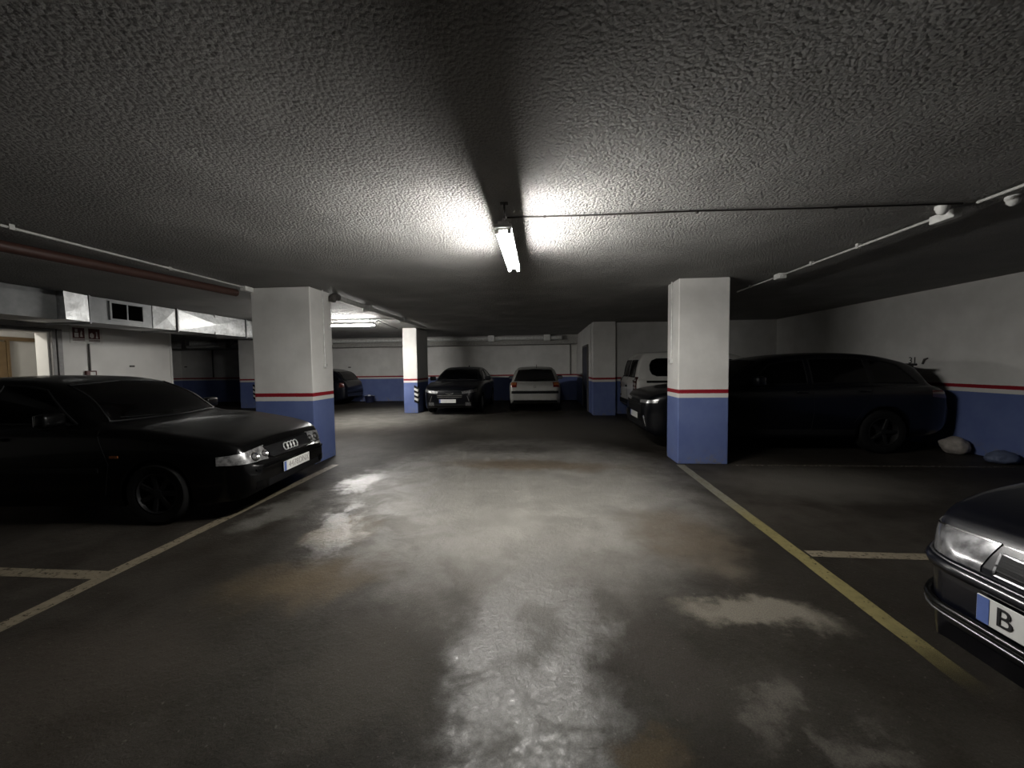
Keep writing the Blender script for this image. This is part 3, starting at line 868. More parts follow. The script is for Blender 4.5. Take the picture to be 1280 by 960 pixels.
    def handles(s, lst, z_off=.10, mat=None):
        for x in lst:
            for sd, sy in (('left', -1), ('right', 1)):
                hit, nr = s.cast(sd, x, s.D(x) - z_off)
                bm = bmesh.new(); box(bm, (x - .09, min(hit.y, hit.y + sy * .03), hit.z - .016), (x + .09, max(hit.y, hit.y + sy * .03), hit.z + .016), bev=.01)
                mesh_obj('door_handle', bm, mat or s.c['paint'], s.root, smooth=50)
    def plate(s, end, z, text, y=0.0, w=.52, h=.11, worn=False):
        hit, nr = s.cast(end, y, z)
        L = s.c['L']; sx = -1 if end == 'front' else 1
        hs = [s.cast(end, y + k * w / 2, z + j * h / 2)[0] for k in (-1, 0, 1) for j in (-1, 1)]
        xx = [q.x for q in hs if q is not None]
        X = (min(xx) if sx < 0 else max(xx)) + sx * .012
        e = empty('license_plate', (X, y, z), 0, s.root)
        # local frame: writing runs along t, outward is sx
        bm = bmesh.new()
        box(bm, (min(0, sx * .008), -w / 2, -h / 2), (max(0, sx * .008), w / 2, h / 2), bev=.004)
        box(bm, (min(0, -sx * .05), -w * .3, -h * .3), (max(0, -sx * .05), w * .3, h * .3), mi=0)
        o = mesh_obj('plate', bm, [M['plate_white']], e)
        t = -1 if sx < 0 else 1      # direction of reading along y seen from outside
        bm = bmesh.new(); y0 = -t * w / 2
        ya, yb = sorted((y0 + t * .004, y0 + t * .046))
        box(bm, (min(sx * .008, sx * .0095), ya, -h / 2 + .003), (max(sx * .008, sx * .0095), yb, h / 2 - .003)); mesh_obj('country_band', bm, M['plate_blue'], e)
        if text:
            B3 = Matrix(((0, 0, sx, sx * .0095), (t, 0, 0, 0), (0, 1, 0, 0), (0, 0, 0, 1)))
            for q, off, size in text:
                bm = bmesh.new()
                text_into(bm, q, size, Matrix.Translation((0, t * off, 0)) @ B3, 0)
                mesh_obj('characters', bm, M['plate_worn_ink'] if worn else M['plate_ink'], e, normals=False)
        return e
    def lamp(s, name, d, bot, top, n=14, m=6, mat=None, inner=True):
        o = s.patch(name, d, bot, top, mat or M['reflector'], off=.004, n=n, m=m)
        return o
    def cabin(s, rhd=False):
        c = s.c
        x0 = c['cowl'] + .25; zf = .30
        wI = s.W(x0 + .6) - .16
        bm = bmesh.new(); box(bm, (c['cowl'] + .05, -wI, .55), (x0 + .42, wI, s.D(x0) - .02), bev=.06, seg=3); mesh_obj('dashboard', bm, M['black_plastic'], s.root, smooth=50)
        sy = 1 if True else -1
        bm = bmesh.new()
        ctr = Vector((x0 + .50, .36, s.D(x0) - .03)); ax = Matrix.Rotation(math.radians(-25), 3, 'Y')
        tube(bm, [ctr + ax @ Vector((0, .185 * math.cos(a), .185 * math.sin(a))) for a in [2 * PI * k / 24 for k in range(25)]], .014, 8, caps=False)
        tube(bm, [ctr + ax @ Vector((0, -.18, 0)), ctr + ax @ Vector((0, .18, 0))], .018, 6); tube(bm, [ctr, ctr + Vector((-.2, 0, -.08))], .025, 8)
        mesh_obj('steering_wheel', bm, M['black_plastic'], s.root, smooth=50)
        def seat(x, y, w, name='seat'):
            bm = bmesh.new()
            box(bm, (x - .25, y - w / 2, zf), (x + .27, y + w / 2, zf + .24), bev=.05, seg=3)
            R = Matrix.Translation((x + .24, y, zf + .22)) @ Matrix.Rotation(math.radians(17), 4, 'Y')
            box(bm, (-.06, -w / 2, -.05), (.07, w / 2, .56), bev=.05, mat=R, seg=3)
            o = mesh_obj(name, bm, M['seat_cloth'], s.root, smooth=50)
            for yy in ((0,) if w < .7 else (-w * .33, 0, w * .33)):
                bm = bmesh.new()
                box(bm, (-.03, yy - .12, .60), (.05, yy + .12, .76), bev=.035, mat=R, seg=3)
                tube(bm, [R @ Vector((.01, yy, .5)), R @ Vector((.01, yy, .62))], .012, 6)
                mesh_obj('headrest', bm, M['seat_cloth'], o, smooth=50)
        seat(x0 + .95, .37, .50); seat(x0 + .95, -.37, .50)
        if c.get('rear_seat', True): seat(x0 + 1.80, 0, 2 * wI - .12, 'rear_seat')
    def finish(s):
        # open the body where the panes are
        if s.holes:
            kill = []
            for f in s.bm.faces:
                cpt = f.calc_center_median()
                for tb in s.holes:
                    loc, nr, i, dist = tb.find_nearest(cpt, .02)
                    if loc is not None and abs((cpt - loc).normalized().dot(nr)) > .93 and dist < .012:
                        kill.append(f); break
            bmesh.ops.delete(s.bm, geom=kill, context='FACES')
        mesh_obj('body', s.bm, s.c['paint'], s.root, smooth=38, normals=False)
    def wipers(s):
        c = s.c
        for y0, y1 in ((.05, .55), (-.55, -.02)):
            zb = s.D(c['cowl'] + .02)
            s.seam('front', [(y0, zb + .055), (y1, zb + .085)], r=.009, name='wiper')
    def bumper_band(s, end, z0, z1, name='bumper_trim', mat=None, off=.012, half=None):
        h = half or s.W(.03 if end == 'front' else s.c['L'] - .03) - .02
        return s.patch(name, end, [(-h, z0), (h, z0)], [(-h, z1), (h, z1)], mat or M['black_plastic'], off=off, n=24, m=2)

# ---- black hatchback with four rings (left)
audi = dict(L=4.15, paint=M['black_paint'], cowl=1.24, axles=(.87, 3.38), arch=.335, axle_z=.30,
    bottom=[(0, .27), (.12, .21), (.5, .19), (3.6, .20), (4.0, .26), (4.15, .34)],
    deck=[(0, .51), (.055, .535), (.10, .64), (.15, .715), (.28, .775), (.6, .845), (1.24, .93), (1.5, .935), (2.5, .95), (3.4, .975), (3.9, .96), (4.07, .90), (4.15, .72)],
    roof=[(1.24, .93), (1.64, 1.155), (2.12, 1.365), (2.45, 1.412), (2.8, 1.425), (3.2, 1.40), (3.55, 1.33), (3.78, 1.22), (4.02, .93)],
    half=[(0, .60), (.03, .665), (.10, .735), (.25, .795), (.55, .845), (1.0, .866), (3.2, .866), (3.8, .825), (4.05, .76), (4.15, .66)], tumble=.40)
c = Car('hatchback_car', 'black hatchback with four chrome rings on the grille, parked left of the lane', audi, (-2.88, 4.28, 0), PI + math.radians(3.5))
c.window('windshield', 'front', [(-.66, .985), (0, .975), (.66, .985)], [(-.535, 1.345), (0, 1.375), (.535, 1.345)], n=16, m=8)
c.side_window(1.66, 2.56, 2.10, 2.56, zt=.055); c.side_window(2.64, 3.62, 2.64, 3.30, zt=.055)
c.window('rear_window', 'rear', [(-.64, 1.0), (.64, 1.0)], [(-.56, 1.325), (.56, 1.325)])
c.cabin(); c.wheels(.305, .19, 'dull_alloy', 7); c.mirrors(1.74, size=1.0); c.handles([2.36])
for sy in (-1, 1):
    hl = c.patch('headlight', ('diag', 0, sy * .62, -sy * .62), *( [[(-.33, .56), (.13, .545)], [(-.33, .645), (.11, .685)]] if sy < 0 else [[(-.13, .545), (.33, .56)], [(-.11, .685), (.33, .645)]]), M['reflector'], off=.003, n=18, m=6)
    hl['label'] = 'clear chrome headlight'
    for a, r in ((.02 * -sy, .052), (-.10 * -sy, .044)):
        p, nr = c.cast(('diag', 0, sy * .62, -sy * .62), a * -1, .60)
        bm = bmesh.new(); lathe(bm, [(r, 0), (r * .92, .012), (r * .6, .002), (.001, -.006)], 20, 'Z')
        mesh_obj('lamp_bowl', bm, M['chrome'], hl, loc=p + nr * .004, rot=nr.to_track_quat('Z', 'Y').to_euler(), smooth=60)
gr = c.patch('grille', 'front', [(-.36, .545), (.36, .545)], [(-.42, .67), (.42, .67)], M['black_plastic'], off=.006, n=20, m=4)
c.seam('front', [(-.36, .545), (.36, .545), (.42, .67), (-.42, .67), (-.36, .545)], parent=gr, r=.010, name='grille_frame', mat=M['black_paint'])
for z in (.565, .595, .62, .645): c.seam('front', [(-.36 - (z - .545) * .3, z), (.36 + (z - .545) * .3, z)], parent=gr, r=.006, name='grille_slat')
p, nr = c.cast('front', 0, .60)
bm = bmesh.new()
for k in range(4):
    yc = (k - 1.5) * .062
    tube(bm, [(p.x - .016 + .35 * .040 * math.sin(a), yc + .040 * math.cos(a), .605 + .040 * math.sin(a)) for a in [2 * PI * q / 24 for q in range(25)]], .0068, 8, caps=False)
mesh_obj('badge', bm, M['bright_metal'], c.root, smooth=60)['label'] = 'four interlocking chrome rings'
c.plate('front', .41, [('4478', -.075, .098), ('DNX', .135, .098)], worn=True)
c.patch('lower_intake', 'front', [(-.50, .275), (.50, .275)], [(-.50, .345), (.50, .345)], M['black_plastic'], off=.003, n=16, m=2)
for sy in (-1, 1):
    c.patch('fog_light', ('diag', 0, sy * .6, -sy * .45), [(-.06, .29), (.06, .29)], [(-.055, .36), (.055, .36)], M['dark_glass'], off=.005, n=6, m=4)
c.bumper_band('front', .465, .485, 'bumper_trim', M['black_paint'], .016)
c.seam('left', [(1.36, .30), (1.30, .60), (1.42, .93)]); c.seam('right', [(1.36, .30), (1.30, .60), (1.42, .93)])
c.seam('left', [(2.54, .97), (2.56, .6), (2.50, .28)]); c.seam('right', [(2.54, .97), (2.56, .6), (2.50, .28)])
for sd in ('left', 'right'):
    c.patch('rub_strip', sd, [(1.4, .52), (2.9, .53)], [(1.4, .565), (2.9, .575)], M['black_plastic'], off=.010, n=16, m=2)
    c.patch('side_indicator', sd, [(1.20, .66), (1.28, .66)], [(1.20, .685), (1.28, .685)], M['amber'], off=.006, n=4, m=2)
    c.patch('tail_light', sd, [(3.90, .72), (4.06, .72)], [(3.92, .90), (4.02, .90)], M['tail_red'], off=.004, n=6, m=4)
c.plate('rear', .62, [('4478 DNX', .02, .085)])
c.wipers(); c.finish()

# ---- navy saloon at the right edge
near = dict(L=4.4, paint=M['navy_paint'], cowl=1.25, axles=(.85, 3.42), arch=.33, axle_z=.30,
    bottom=[(0, .36), (.05, .25), (.3, .20), (3.7, .21), (4.2, .28), (4.4, .36)],
    deck=[(0, .64), (.03, .70), (.09, .785), (.3, .835), (.7, .885), (1.25, .945), (1.7, .95), (3.2, .965), (3.6, .965), (4.2, .93), (4.36, .88), (4.4, .72)],
    roof=[(1.25, .945), (1.65, 1.19), (2.05, 1.365), (2.5, 1.41), (2.9, 1.40), (3.2, 1.33), (3.7, .97)],
    half=[(0, .41), (.03, .475), (.09, .54), (.22, .62), (.5, .725), (.9, .81), (1.2, .856), (3.4, .856), (4.1, .82), (4.34, .75), (4.4, .68)], tumble=.42)
c = Car('saloon_car', 'dark navy car with chrome bumper trim cut off by the right edge', near, (1.77, 1.38, 0), 0)
c.window('windshield', 'front', [(-.66, 1.0), (0, .99), (.66, 1.0)], [(-.52, 1.35), (0, 1.375), (.52, 1.35)], n=16, m=8)
c.side_window(1.68, 2.52, 2.06, 2.52); c.side_window(2.60, 3.45, 2.60, 3.15)
c.window('rear_window', 'rear', [(-.58, 1.03), (.58, 1.03)], [(-.48, 1.30), (.48, 1.30)])
c.cabin(); c.wheels(.30, .19, 'alloy', 8); c.mirrors(1.75); c.handles([2.4, 3.2])
for sy in (-1, 1):
    E0 = [[(-.14, .625), (.25, .645)], [(-.13, .745), (.24, .765)]] if sy < 0 else [[(-.25, .645), (.14, .625)], [(-.24, .765), (.13, .745)]]
    dd = ('diag', 0, sy * .56, -sy * .55)
    hl = c.patch('headlight', dd, *E0, M['lamp_clear'], off=.004, n=20, m=6)
    hl['label'] = 'long clear headlight with chrome upper edge'
    c.seam(dd, [E0[1][0], E0[1][1]], parent=hl, r=.007, name='chrome_edge', mat=M['chrome'])
    ee = 1 if sy > 0 else 0
    c.seam(dd, [E0[0][ee], E0[1][ee]], parent=hl, r=.006, name='chrome_edge', mat=M['chrome'])
gr = c.patch('grille', 'front', [(-.22, .655), (.22, .655)], [(-.23, .735), (.23, .735)], M['black_plastic'], off=.004, n=16, m=3)
c.seam('front', [(-.22, .655), (.22, .655), (.23, .735), (-.23, .735), (-.22, .655)], parent=gr, r=.007, name='grille_frame', mat=M['alloy'])
for z in (.675, .695, .715): c.seam('front', [(-.22, z), (.22, z)], parent=gr, r=.006, name='grille_slat')
def wrap_trim(c, z, r, name, mat, off=.02, x1=.55):
    # a strip that runs round the bumper from one wheel arch to the other
    pts = []
    for sd, rng in (('left', [x1 - (x1 - .06) * k / 8 for k in range(9)]), ('front', None), ('right', [.06 + (x1 - .06) * k / 8 for k in range(9)])):
        if rng is None:
            for k in range(21):
                y = (k / 10 - 1) * (c.W(.03) - .01)
                hit, nr = c.cast('front', y, z)
                if hit is not None: pts.append(hit + nr * off)
        else:
            for x in rng:
                hit, nr = c.cast(sd, x, z)
                if hit is not None: pts.append(hit + nr * off)
    bm = bmesh.new(); tube(bm, pts, r, 8)
    return mesh_obj(name, bm, mat, c.root, smooth=60)
wrap_trim(c, .425, .016, 'lower_lip', M['black_paint'], .018)
wrap_trim(c, .398, .006, 'chrome_strip', M['alloy'], .026)
wrap_trim(c, .600, .026, 'bumper_trim', M['navy_paint'], .006)
wrap_trim(c, .630, .005, 'chrome_strip', M['alloy'], .012)
c.plate('front', .508, [('B', -.165, .105), ('6', -.045, .105)])
for sd in ('left', 'right'):
    c.seam(sd, [(1.32, .28), (1.30, .6), (1.45, .94)]); c.seam(sd, [(2.56, .96), (2.56, .5), (2.52, .28)])
    c.patch('rub_strip', sd, [(1.35, .50), (2.95, .51)], [(1.35, .56), (2.95, .57)], M['black_plastic'], off=.012, n=16, m=2)
    c.patch('tail_light', sd, [(4.12, .70), (4.32, .70)], [(4.12, .86), (4.30, .86)], M['tail_red'], off=.004, n=6, m=4)
c.wipers(); c.finish()

# ---- dark SUV behind the right pillar
suv = dict(L=4.85, paint=M['blue_black_paint'], cowl=1.18, axles=(.92, 3.72), arch=.40, axle_z=.355, cat='car', see_through=False,
    bottom=[(0, .36), (.15, .28), (.5, .27), (4.2, .28), (4.6, .34), (4.85, .45)],
    deck=[(0, .74), (.04, .86), (.15, .955), (.5, 1.03), (1.18, 1.10), (2.0, 1.10), (3.5, 1.12), (4.4, 1.10), (4.72, 1.02), (4.85, .82)],
    roof=[(1.18, 1.10), (1.55, 1.33), (1.98, 1.535), (2.5, 1.615), (3.1, 1.64), (3.6, 1.61), (4.1, 1.50), (4.25, 1.44), (4.70, 1.02)],
    half=[(0, .64), (.03, .72), (.10, .79), (.3, .86), (.7, .905), (1.2, .915), (3.8, .915), (4.4, .88), (4.7, .80), (4.85, .70)], tumble=.38)
c = Car('suv_car', 'dark blue-black SUV parked behind the right pillar, nose toward the lane', suv, (1.80, 7.46, 0), 0)
c.window('windshield', 'front', [(-.70, 1.16), (0, 1.15), (.70, 1.16)], [(-.56, 1.515), (0, 1.54), (.56, 1.515)], n=16, m=8)
c.side_window(1.62, 2.58, 2.02, 2.58); c.side_window(2.66, 3.52, 2.66, 3.50); c.side_window(3.60, 4.28, 3.58, 4.0)
c.window('rear_window', 'rear', [(-.62, 1.10), (.62, 1.10)], [(-.54, 1.38), (.54, 1.38)])
bm = bmesh.new(); box(bm, (4.00, -.60, 1.415), (4.46, .60, 1.455), bev=.012)
for sy in (-1, 1): box(bm, (4.05, sy * .56 - .02, 1.22), (4.42, sy * .56 + .02, 1.43), bev=.01)
mesh_obj('spoiler', bm, suv['paint'], c.root, smooth=50)
c.wheels(.355, .23, 'dark_wheel', 5); c.mirrors(1.72, size=1.2); c.handles([2.45, 3.4])
for sy in (-1, 1):
    E0 = [[(-.28, .835), (.20, .805)], [(-.30, .89), (.20, .855)]] if sy < 0 else [[(-.20, .805), (.28, .835)], [(-.20, .855), (.30, .89)]]
    dd = ('diag', 0, sy * .60, -sy * .62)
    c.patch('headlight', dd, *E0, M['reflector'], off=.005, n=20, m=4)['label'] = 'slim bright headlight'
    c.patch('fog_light', dd, [(-.12, .42), (.02, .42)], [(-.10, .56), (.04, .58)], M['black_plastic'], off=.003, n=8, m=4)
    c.seam(dd, [(-.08 if sy < 0 else .08, .42), (-.02 if sy < 0 else .02, .60)], r=.012, name='chrome_strip', mat=M['chrome'])
gr = c.patch('grille', 'front', [(-.46, .62), (.46, .62)], [(-.50, .80), (.50, .80)], M['black_plastic'], off=.005, n=18, m=4)
for z in (.65, .69, .73, .77): c.seam('front', [(-.46, z), (.46, z)], parent=gr, r=.008, name='grille_slat')
c.patch('lower_intake', 'front', [(-.55, .40), (.55, .40)], [(-.52, .48), (.52, .48)], M['black_plastic'], off=.004, n=16, m=2)
c.plate('front', .56, None)
for sd in ('left', 'right'):
    c.seam(sd, [(1.45, .40), (1.42, .7), (1.55, 1.09)]); c.seam(sd, [(2.62, 1.12), (2.64, .7), (2.6, .36)]); c.seam(sd, [(3.55, 1.12), (3.5, .9), (3.25, .5)])
    c.patch('sill_cladding', sd, [(1.36, .30), (3.28, .30)], [(1.36, .40), (3.28, .40)], M['black_plastic'], off=.012, n=18, m=3)
    c.patch('tail_light', sd, [(4.45, .92), (4.78, .88)], [(4.45, 1.03), (4.72, .99)], M['tail_dark'], off=.004, n=8, m=4)
c.wipers(); c.finish()

# ---- white van
van = dict(L=4.4, paint=M['white_paint'], cowl=.95, axles=(.88, 3.60), arch=.35, axle_z=.315, cat='van', see_through=False, rear_seat=False,
    bottom=[(0, .32), (.15, .24), (.5, .22), (3.9, .24), (4.25, .32), (4.4, .40)],
    deck=[(0, .72), (.04, .82), (.2, .93), (.6, 1.05), (.95, 1.13), (1.5, 1.13), (3.0, 1.13), (4.28, 1.13), (4.36, 1.10), (4.4, 1.0)],
    roof=[(.95, 1.13), (1.4, 1.45), (1.8, 1.68), (2.2, 1.77), (2.9, 1.80), (3.8, 1.79), (4.08, 1.77), (4.16, 1.72), (4.22, 1.62), (4.375, 1.09)],
    half=[(0, .62), (.04, .70), (.15, .78), (.4, .85), (.9, .90), (3.8, .90), (4.15, .885), (4.3, .86), (4.38, .82), (4.4, .80)], tumble=.17, crown=.04)
c = Car('van', 'white van with its rear toward the lane, behind the right pillar', van, (2.38 + 4.4, 10.78, 0), PI)
c.window('windshield', 'front', [(-.72, 1.20), (.72, 1.20)], [(-.66, 1.62), (.66, 1.62)], n=16, m=8)
c.side_window(1.30, 2.10, 1.75, 2.12, zt=.16)
def oval(x0, x1, z0, z1, k=.16):
    r = k
    bot = [(x0, z0 + r * .9), (x0 + r * .3, z0 + r * .3), (x0 + r, z0), (x1 - r, z0), (x1 - r * .3, z0 + r * .3), (x1, z0 + r * .9)]
    top = [(x0, z1 - r * .9), (x0 + r * .3, z1 - r * .3), (x0 + r, z1), (x1 - r, z1), (x1 - r * .3, z1 - r * .3), (x1, z1 - r * .9)]
    return bot, top
for sd in ('left', 'right'):
    c.window('side_window', sd, *oval(2.25, 3.0, 1.2, 1.62, .10), n=20)
    c.window('side_window', sd, *oval(3.10, 4.0, 1.19, 1.63, .17), n=24, m=10)
    c.patch('rub_strip', sd, [(1.3, 1.02), (4.10, 1.02)], [(1.3, 1.075), (4.10, 1.075)], M['black_plastic'], off=.010, n=20, m=2)
    c.patch('sill_cladding', sd, [(1.28, .30), (3.2, .30)], [(1.28, .42), (3.2, .42)], M['black_plastic'], off=.012, n=16, m=2)
    c.seam(sd, [(1.32, .45), (1.25, .8), (1.32, 1.12)]); c.seam(sd, [(2.2, 1.7), (2.18, .9), (2.15, .42)])
for sy in (-1, 1):
    c.window('rear_window', 'rear', [(sy * .07, 1.16), (sy * .64, 1.16)], [(sy * .07, 1.60), (sy * .60, 1.60)], n=10)
    an = PI - (-sy) * .62
    dd = ('diag', 4.4, sy * .82, PI + sy * .70)
    tl = c.patch('tail_light', dd, [(-.055, .80), (.055, .80)], [(-.05, 1.17), (.05, 1.17)], M['tail_dark'], off=.010, n=8, m=10)
    tl['label'] = 'tall dark red tail lamp'
    for z in (.90, .99, 1.09):
        p, nr = c.cast(dd, 0, z)
        bm = bmesh.new(); lathe(bm, [(.035, 0), (.03, .012), (.001, .018)], 16, 'Z')
        mesh_obj('lamp_bulb', bm, M['reflector'], tl, loc=p + nr * .008, rot=nr.to_track_quat('Z', 'Y').to_euler(), smooth=60)
c.seam('rear', [(0, .45), (0, 1.70)]); c.seam('rear', [(-.70, .46), (.70, .46)])
bm = bmesh.new(); box(bm, (4.385, -.10, .88), (4.425, .02, .93), bev=.01); mesh_obj('door_handle', bm, M['black_plastic'], c.root)
for sy in (-1, 1):
    for z in (.62, 1.06):
        p, nr = c.cast('rear', sy * .73, z)
        bm = bmesh.new(); box(bm, (p.x - .01, p.y - .03, z - .03), (p.x + .03, p.y + .03, z + .03), bev=.008); mesh_obj('hinge', bm, M['dark_metal'], c.root)
c.patch('rear_bumper', 'rear', [(-.78, .42), (.78, .42)], [(-.78, .54), (.78, .54)], M['black_plastic'], off=.03, n=18, m=3)
gr = c.patch('grille', 'front', [(-.45, .60), (.45, .60)], [(-.45, .70), (.45, .70)], M['black_plastic'], off=.004, n=14, m=3)
for sy in (-1, 1): c.patch('headlight', ('diag', 0, sy * .62, -sy * .6), [(-.15, .62), (.15, .62)], [(-.15, .82), (.15, .82)], M['reflector'], n=10, m=5)
c.wheels(.315, .2, 'dull_alloy', 8); c.mirrors(1.5, size=1.3, mat=M['black_plastic']); c.handles([2.05], z_off=.2, mat=M['black_plastic']); c.wipers(); c.finish()

# ---- black saloon facing the lane at the far end
sal = dict(L=4.45, paint=M['blue_black_paint'], cowl=1.15, axles=(.90, 3.55), arch=.345, axle_z=.315,
    bottom=[(0, .30), (.10, .22), (.4, .19), (3.8, .20), (4.2, .28), (4.45, .36)],
    deck=[(0, .64), (.04, .74), (.15, .82), (.5, .90), (1.15, .985), (1.8, .98), (3.4, 1.0), (4.2, .98), (4.4, .92), (4.45, .74)],
    roof=[(1.15, .985), (1.6, 1.23), (2.05, 1.40), (2.5, 1.45), (3.0, 1.44), (3.5, 1.32), (4.1, .99)],
    half=[(0, .60), (.03, .68), (.10, .76), (.3, .84), (.7, .89), (1.2, .90), (3.6, .90), (4.2, .86), (4.4, .78), (4.45, .70)], tumble=.46)
c = Car('saloon_car', 'black saloon facing the viewer, right of the slim bright pillar', sal, (-2.76, 11.5, 0), PI / 2)
c.window('windshield', 'front', [(-.70, 1.04), (0, 1.03), (.70, 1.04)], [(-.55, 1.375), (0, 1.40), (.55, 1.375)], n=16, m=8)
c.side_window(1.60, 2.48, 2.04, 2.48); c.side_window(2.56, 3.50, 2.56, 3.20)
c.window('rear_window', 'rear', [(-.60, 1.06), (.60, 1.06)], [(-.50, 1.34), (.50, 1.34)])
c.cabin(); c.wheels(.315, .21, 'alloy', 10); c.mirrors(1.65, size=1.1); c.handles([2.35, 3.3])
for sy in (-1, 1):
    E0 = [[(-.30, .72), (.16, .66)], [(-.32, .81), (.16, .73)]] if sy < 0 else [[(-.16, .66), (.30, .72)], [(-.16, .73), (.32, .81)]]
    dd = ('diag', 0, sy * .58, -sy * .62)
    c.patch('headlight', dd, *E0, M['dim_reflector'], off=.005, n=18, m=4)['label'] = 'swept chrome headlight'
    c.patch('fog_light', dd, [(-.08, .30), (.08, .30)], [(-.07, .40), (.07, .40)], M['dim_reflector'], off=.004, n=8, m=4)
    c.seam(dd, [(.02 * sy, .42), (-.03 * sy, .60)], r=.014, name='chrome_strip', mat=M['chrome'])
gr = c.patch('grille', 'front', [(-.36, .52), (.36, .52)], [(-.42, .66), (.42, .66)], M['black_plastic'], off=.004, n=16, m=3)
for z in (.56, .61): c.seam('front', [(-.38, z), (.38, z)], parent=gr, r=.008, name='grille_slat', mat=M['dark_metal'])
c.seam('front', [(-.12, .67), (0, .645), (.12, .67)], parent=gr, r=.010, name='chrome_strip', mat=M['chrome'])
c.plate('front', .44, None, y=.06)
c.patch('lower_intake', 'front', [(-.46, .27), (.46, .27)], [(-.46, .34), (.46, .34)], M['black_plastic'], off=.004, n=14, m=2)
bm = bmesh.new(); tube(bm, [(3.3, 0, 1.41), (3.38, 0, 1.50), (3.44, 0, 1.53)], [.04, .022, .008], 8); mesh_obj('antenna', bm, M['black_plastic'], c.root)
for sd in ('left', 'right'):
    c.seam(sd, [(1.4, .3), (1.36, .6), (1.5, .98)]); c.seam(sd, [(2.52, 1.0), (2.52, .5), (2.48, .28)])
    c.patch('tail_light', sd, [(4.15, .75), (4.38, .75)], [(4.15, .90), (4.36, .90)], M['tail_red'], off=.004, n=6, m=4)
c.wipers(); c.finish()

# ---- silver hatchback, rear toward the viewer
sil = dict(L=3.95, paint=M['silver_paint'], cowl=1.0, axles=(.80, 3.25), arch=.325, axle_z=.295,
    bottom=[(0, .30), (.12, .22), (.4, .20), (3.4, .21), (3.75, .28), (3.95, .36)],
    deck=[(0, .60), (.05, .70), (.3, .80), (1.0, .93), (1.6, .94), (3.2, .96), (3.7, .965), (3.84, .95), (3.90, .88), (3.95, .66)],
    roof=[(1.0, .93), (1.4, 1.18), (1.8, 1.36), (2.2, 1.42), (2.7, 1.43), (3.2, 1.40), (3.42, 1.34), (3.82, .95)],
    half=[(0, .60), (.04, .68), (.15, .75), (.5, .82), (1.0, .845), (3.2, .845), (3.65, .83), (3.85, .80), (3.93, .75), (3.95, .72)], tumble=.38)
c = Car('hatchback_car', 'silver hatchback with its rear toward the viewer at the far end', sil, (-.17, 12.2 + 3.95, 0), -PI / 2)
c.window('windshield', 'front', [(-.62, .99), (.62, .99)], [(-.50, 1.34), (.50, 1.34)], n=14, m=8)
c.side_window(1.45, 2.30, 1.84, 2.30); c.side_window(2.38, 3.30, 2.38, 3.10)
c.window('rear_window', 'rear', [(-.66, 1.0), (0, .985), (.66, 1.0)], [(-.53, 1.335), (0, 1.365), (.53, 1.335)], n=16, m=8)
c.cabin(); c.wheels(.295, .18, 'dull_alloy', 6); c.mirrors(1.55, mat=M['black_plastic']); c.handles([2.2], mat=M['black_plastic'])
for sy in (-1, 1):
    dd = ('diag', 3.95, sy * .70, PI + sy * .40)
    tl = c.patch('tail_light', dd, [(-.10, .80), (.10, .80)], [(-.09, .955), (.09, .955)], M['tail_red'], off=.006, n=8, m=6)
    tl['label'] = 'red and amber tail lamp'
    c.patch('indicator_lens', dd, [(-.07, .87), (.07, .87)], [(-.065, .94), (.065, .94)], M['amber'], off=.012, n=6, m=4, parent=tl)
    c.patch('headlight', ('diag', 0, sy * .60, -sy * .6), [(-.14, .52), (.14, .52)], [(-.14, .66), (.14, .66)], M['reflector'], n=10, m=4)
c.bumper_band('rear', .605, .685, 'rub_strip', M['black_plastic'], .014, .74)
c.seam('rear', [(-.62, .70), (.62, .70)]); c.seam('rear', [(-.70, .50), (.70, .50)], r=.006)
c.patch('lower_valance', 'rear', [(-.70, .33), (.70, .33)], [(-.68, .385), (.68, .385)], M['black_plastic'], off=.008, n=16, m=2)
c.bumper_band('rear', .40, .58, 'rear_bumper', M['silver_paint'], .03, .76)
p, nr = c.cast('rear', 0, .82)
bm = bmesh.new(); tube(bm, [p + Vector((.006, .035 * math.cos(a), .035 * math.sin(a))) for a in [2 * PI * k / 16 for k in range(17)]], .006, 6, caps=False); mesh_obj('badge', bm, M['dark_metal'], c.root)
bm = bmesh.new(); tube(bm, [(3.3, .05, 1.40), (3.42, .05, 1.52)], .008, 6); mesh_obj('antenna', bm, M['black_plastic'], c.root)
c.seam('rear', [(-.18, 1.0), (.30, 1.03)], r=.009, name='wiper')
for sd in ('left', 'right'):
    c.seam(sd, [(1.25, .3), (1.2, .6), (1.35, .93)]); c.seam(sd, [(2.34, .95), (2.34, .5), (2.3, .28)])
c.finish()

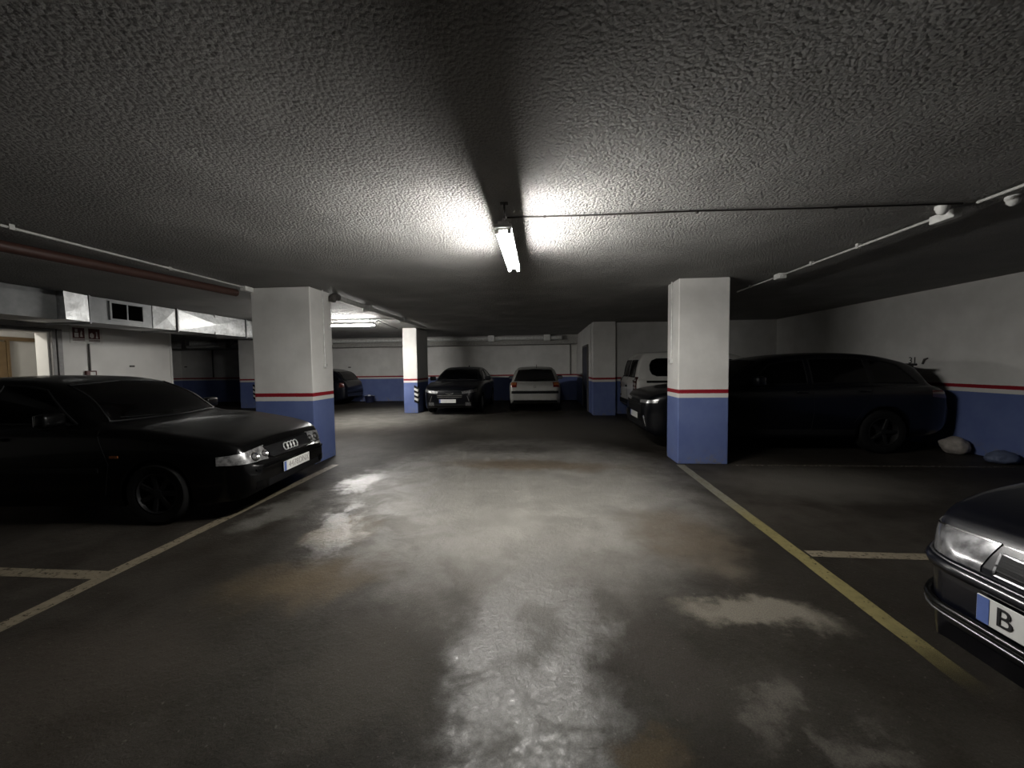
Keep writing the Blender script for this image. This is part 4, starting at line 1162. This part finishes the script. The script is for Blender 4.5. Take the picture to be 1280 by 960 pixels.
# ---- dark hatchback half hidden by the left pillar
dk = dict(audi); dk.update(paint=M['navy_paint'])
dk['roof'] = [(1.24, .93), (1.64, 1.155), (2.12, 1.365), (2.45, 1.43), (2.9, 1.45), (3.3, 1.42), (3.65, 1.33), (3.92, 1.15), (4.10, .94)]
c = Car('hatchback_car', 'dark car half hidden behind the wide left pillar', dk, (-7.62 - 4.15, 15.34, 0), 0)
c.window('windshield', 'front', [(-.66, .985), (.66, .985)], [(-.535, 1.345), (.535, 1.345)], n=14, m=8)
c.side_window(1.66, 2.56, 2.12, 2.56); c.side_window(2.64, 3.92, 2.64, 3.55)
c.window('rear_window', 'rear', [(-.60, 1.0), (.60, 1.0)], [(-.50, 1.32), (.50, 1.32)])
c.cabin(); c.wheels(.305, .19, 'alloy', 7); c.mirrors(1.62); c.handles([2.36])
for sd in ('left', 'right'):
    c.patch('tail_light', sd, [(3.88, .72), (4.08, .72)], [(3.90, .90), (4.04, .90)], M['tail_dark'], off=.004, n=6, m=4)
    c.seam(sd, [(2.54, .97), (2.56, .6), (2.50, .28)]); c.seam(sd, [(1.36, .30), (1.30, .60), (1.42, .93)])
for sy in (-1, 1): c.patch('headlight', ('diag', 0, sy * .62, -sy * .62), [(-.2, .54), (.2, .54)], [(-.2, .67), (.2, .67)], M['reflector'], n=10, m=4)
c.bumper_band('rear', .46, .52, 'bumper_trim')
c.finish()

# ------------------------------------------------------------------ camera, world, view
yaw, pitch, roll = math.radians(4.2), math.radians(2.75), math.radians(.7)
cy, sy, cp, sp = math.cos(yaw), math.sin(yaw), math.cos(pitch), math.sin(pitch)
fw = Vector((-sy * cp, cy * cp, -sp)); r0 = Vector((cy, sy, 0)); u0 = Vector((-sy * sp, cy * sp, cp))
rt = r0 * math.cos(roll) - u0 * math.sin(roll); up = r0 * math.sin(roll) + u0 * math.cos(roll)
cd = bpy.data.cameras.new('camera'); cam = bpy.data.objects.new('camera', cd); COL.objects.link(cam)
cam.matrix_world = Matrix(((rt.x, up.x, -fw.x, 0), (rt.y, up.y, -fw.y, 0), (rt.z, up.z, -fw.z, 1.5), (0, 0, 0, 1)))
cd.sensor_width = 36; cd.lens = 36 * 480 / 1280; cd.clip_start = .05; cd.clip_end = 60
SC.camera = cam
w = bpy.data.worlds.new('world'); SC.world = w; w.use_nodes = True
w.node_tree.nodes['Background'].inputs[0].default_value = (0, 0, 0, 1)
w.node_tree.nodes['Background'].inputs[1].default_value = 0
vs = SC.view_settings
SC.display_settings.display_device = 'sRGB'
vs.view_transform = 'Standard'; vs.look = 'None'; vs.exposure = 0.0; vs.gamma = 1.0; vs.use_curve_mapping = False
SC.cycles.use_denoising = True
SC.cycles.max_bounces = 8; SC.cycles.diffuse_bounces = 4; SC.cycles.transparent_max_bounces = 12
SC.cycles.caustics_reflective = False; SC.cycles.caustics_refractive = False
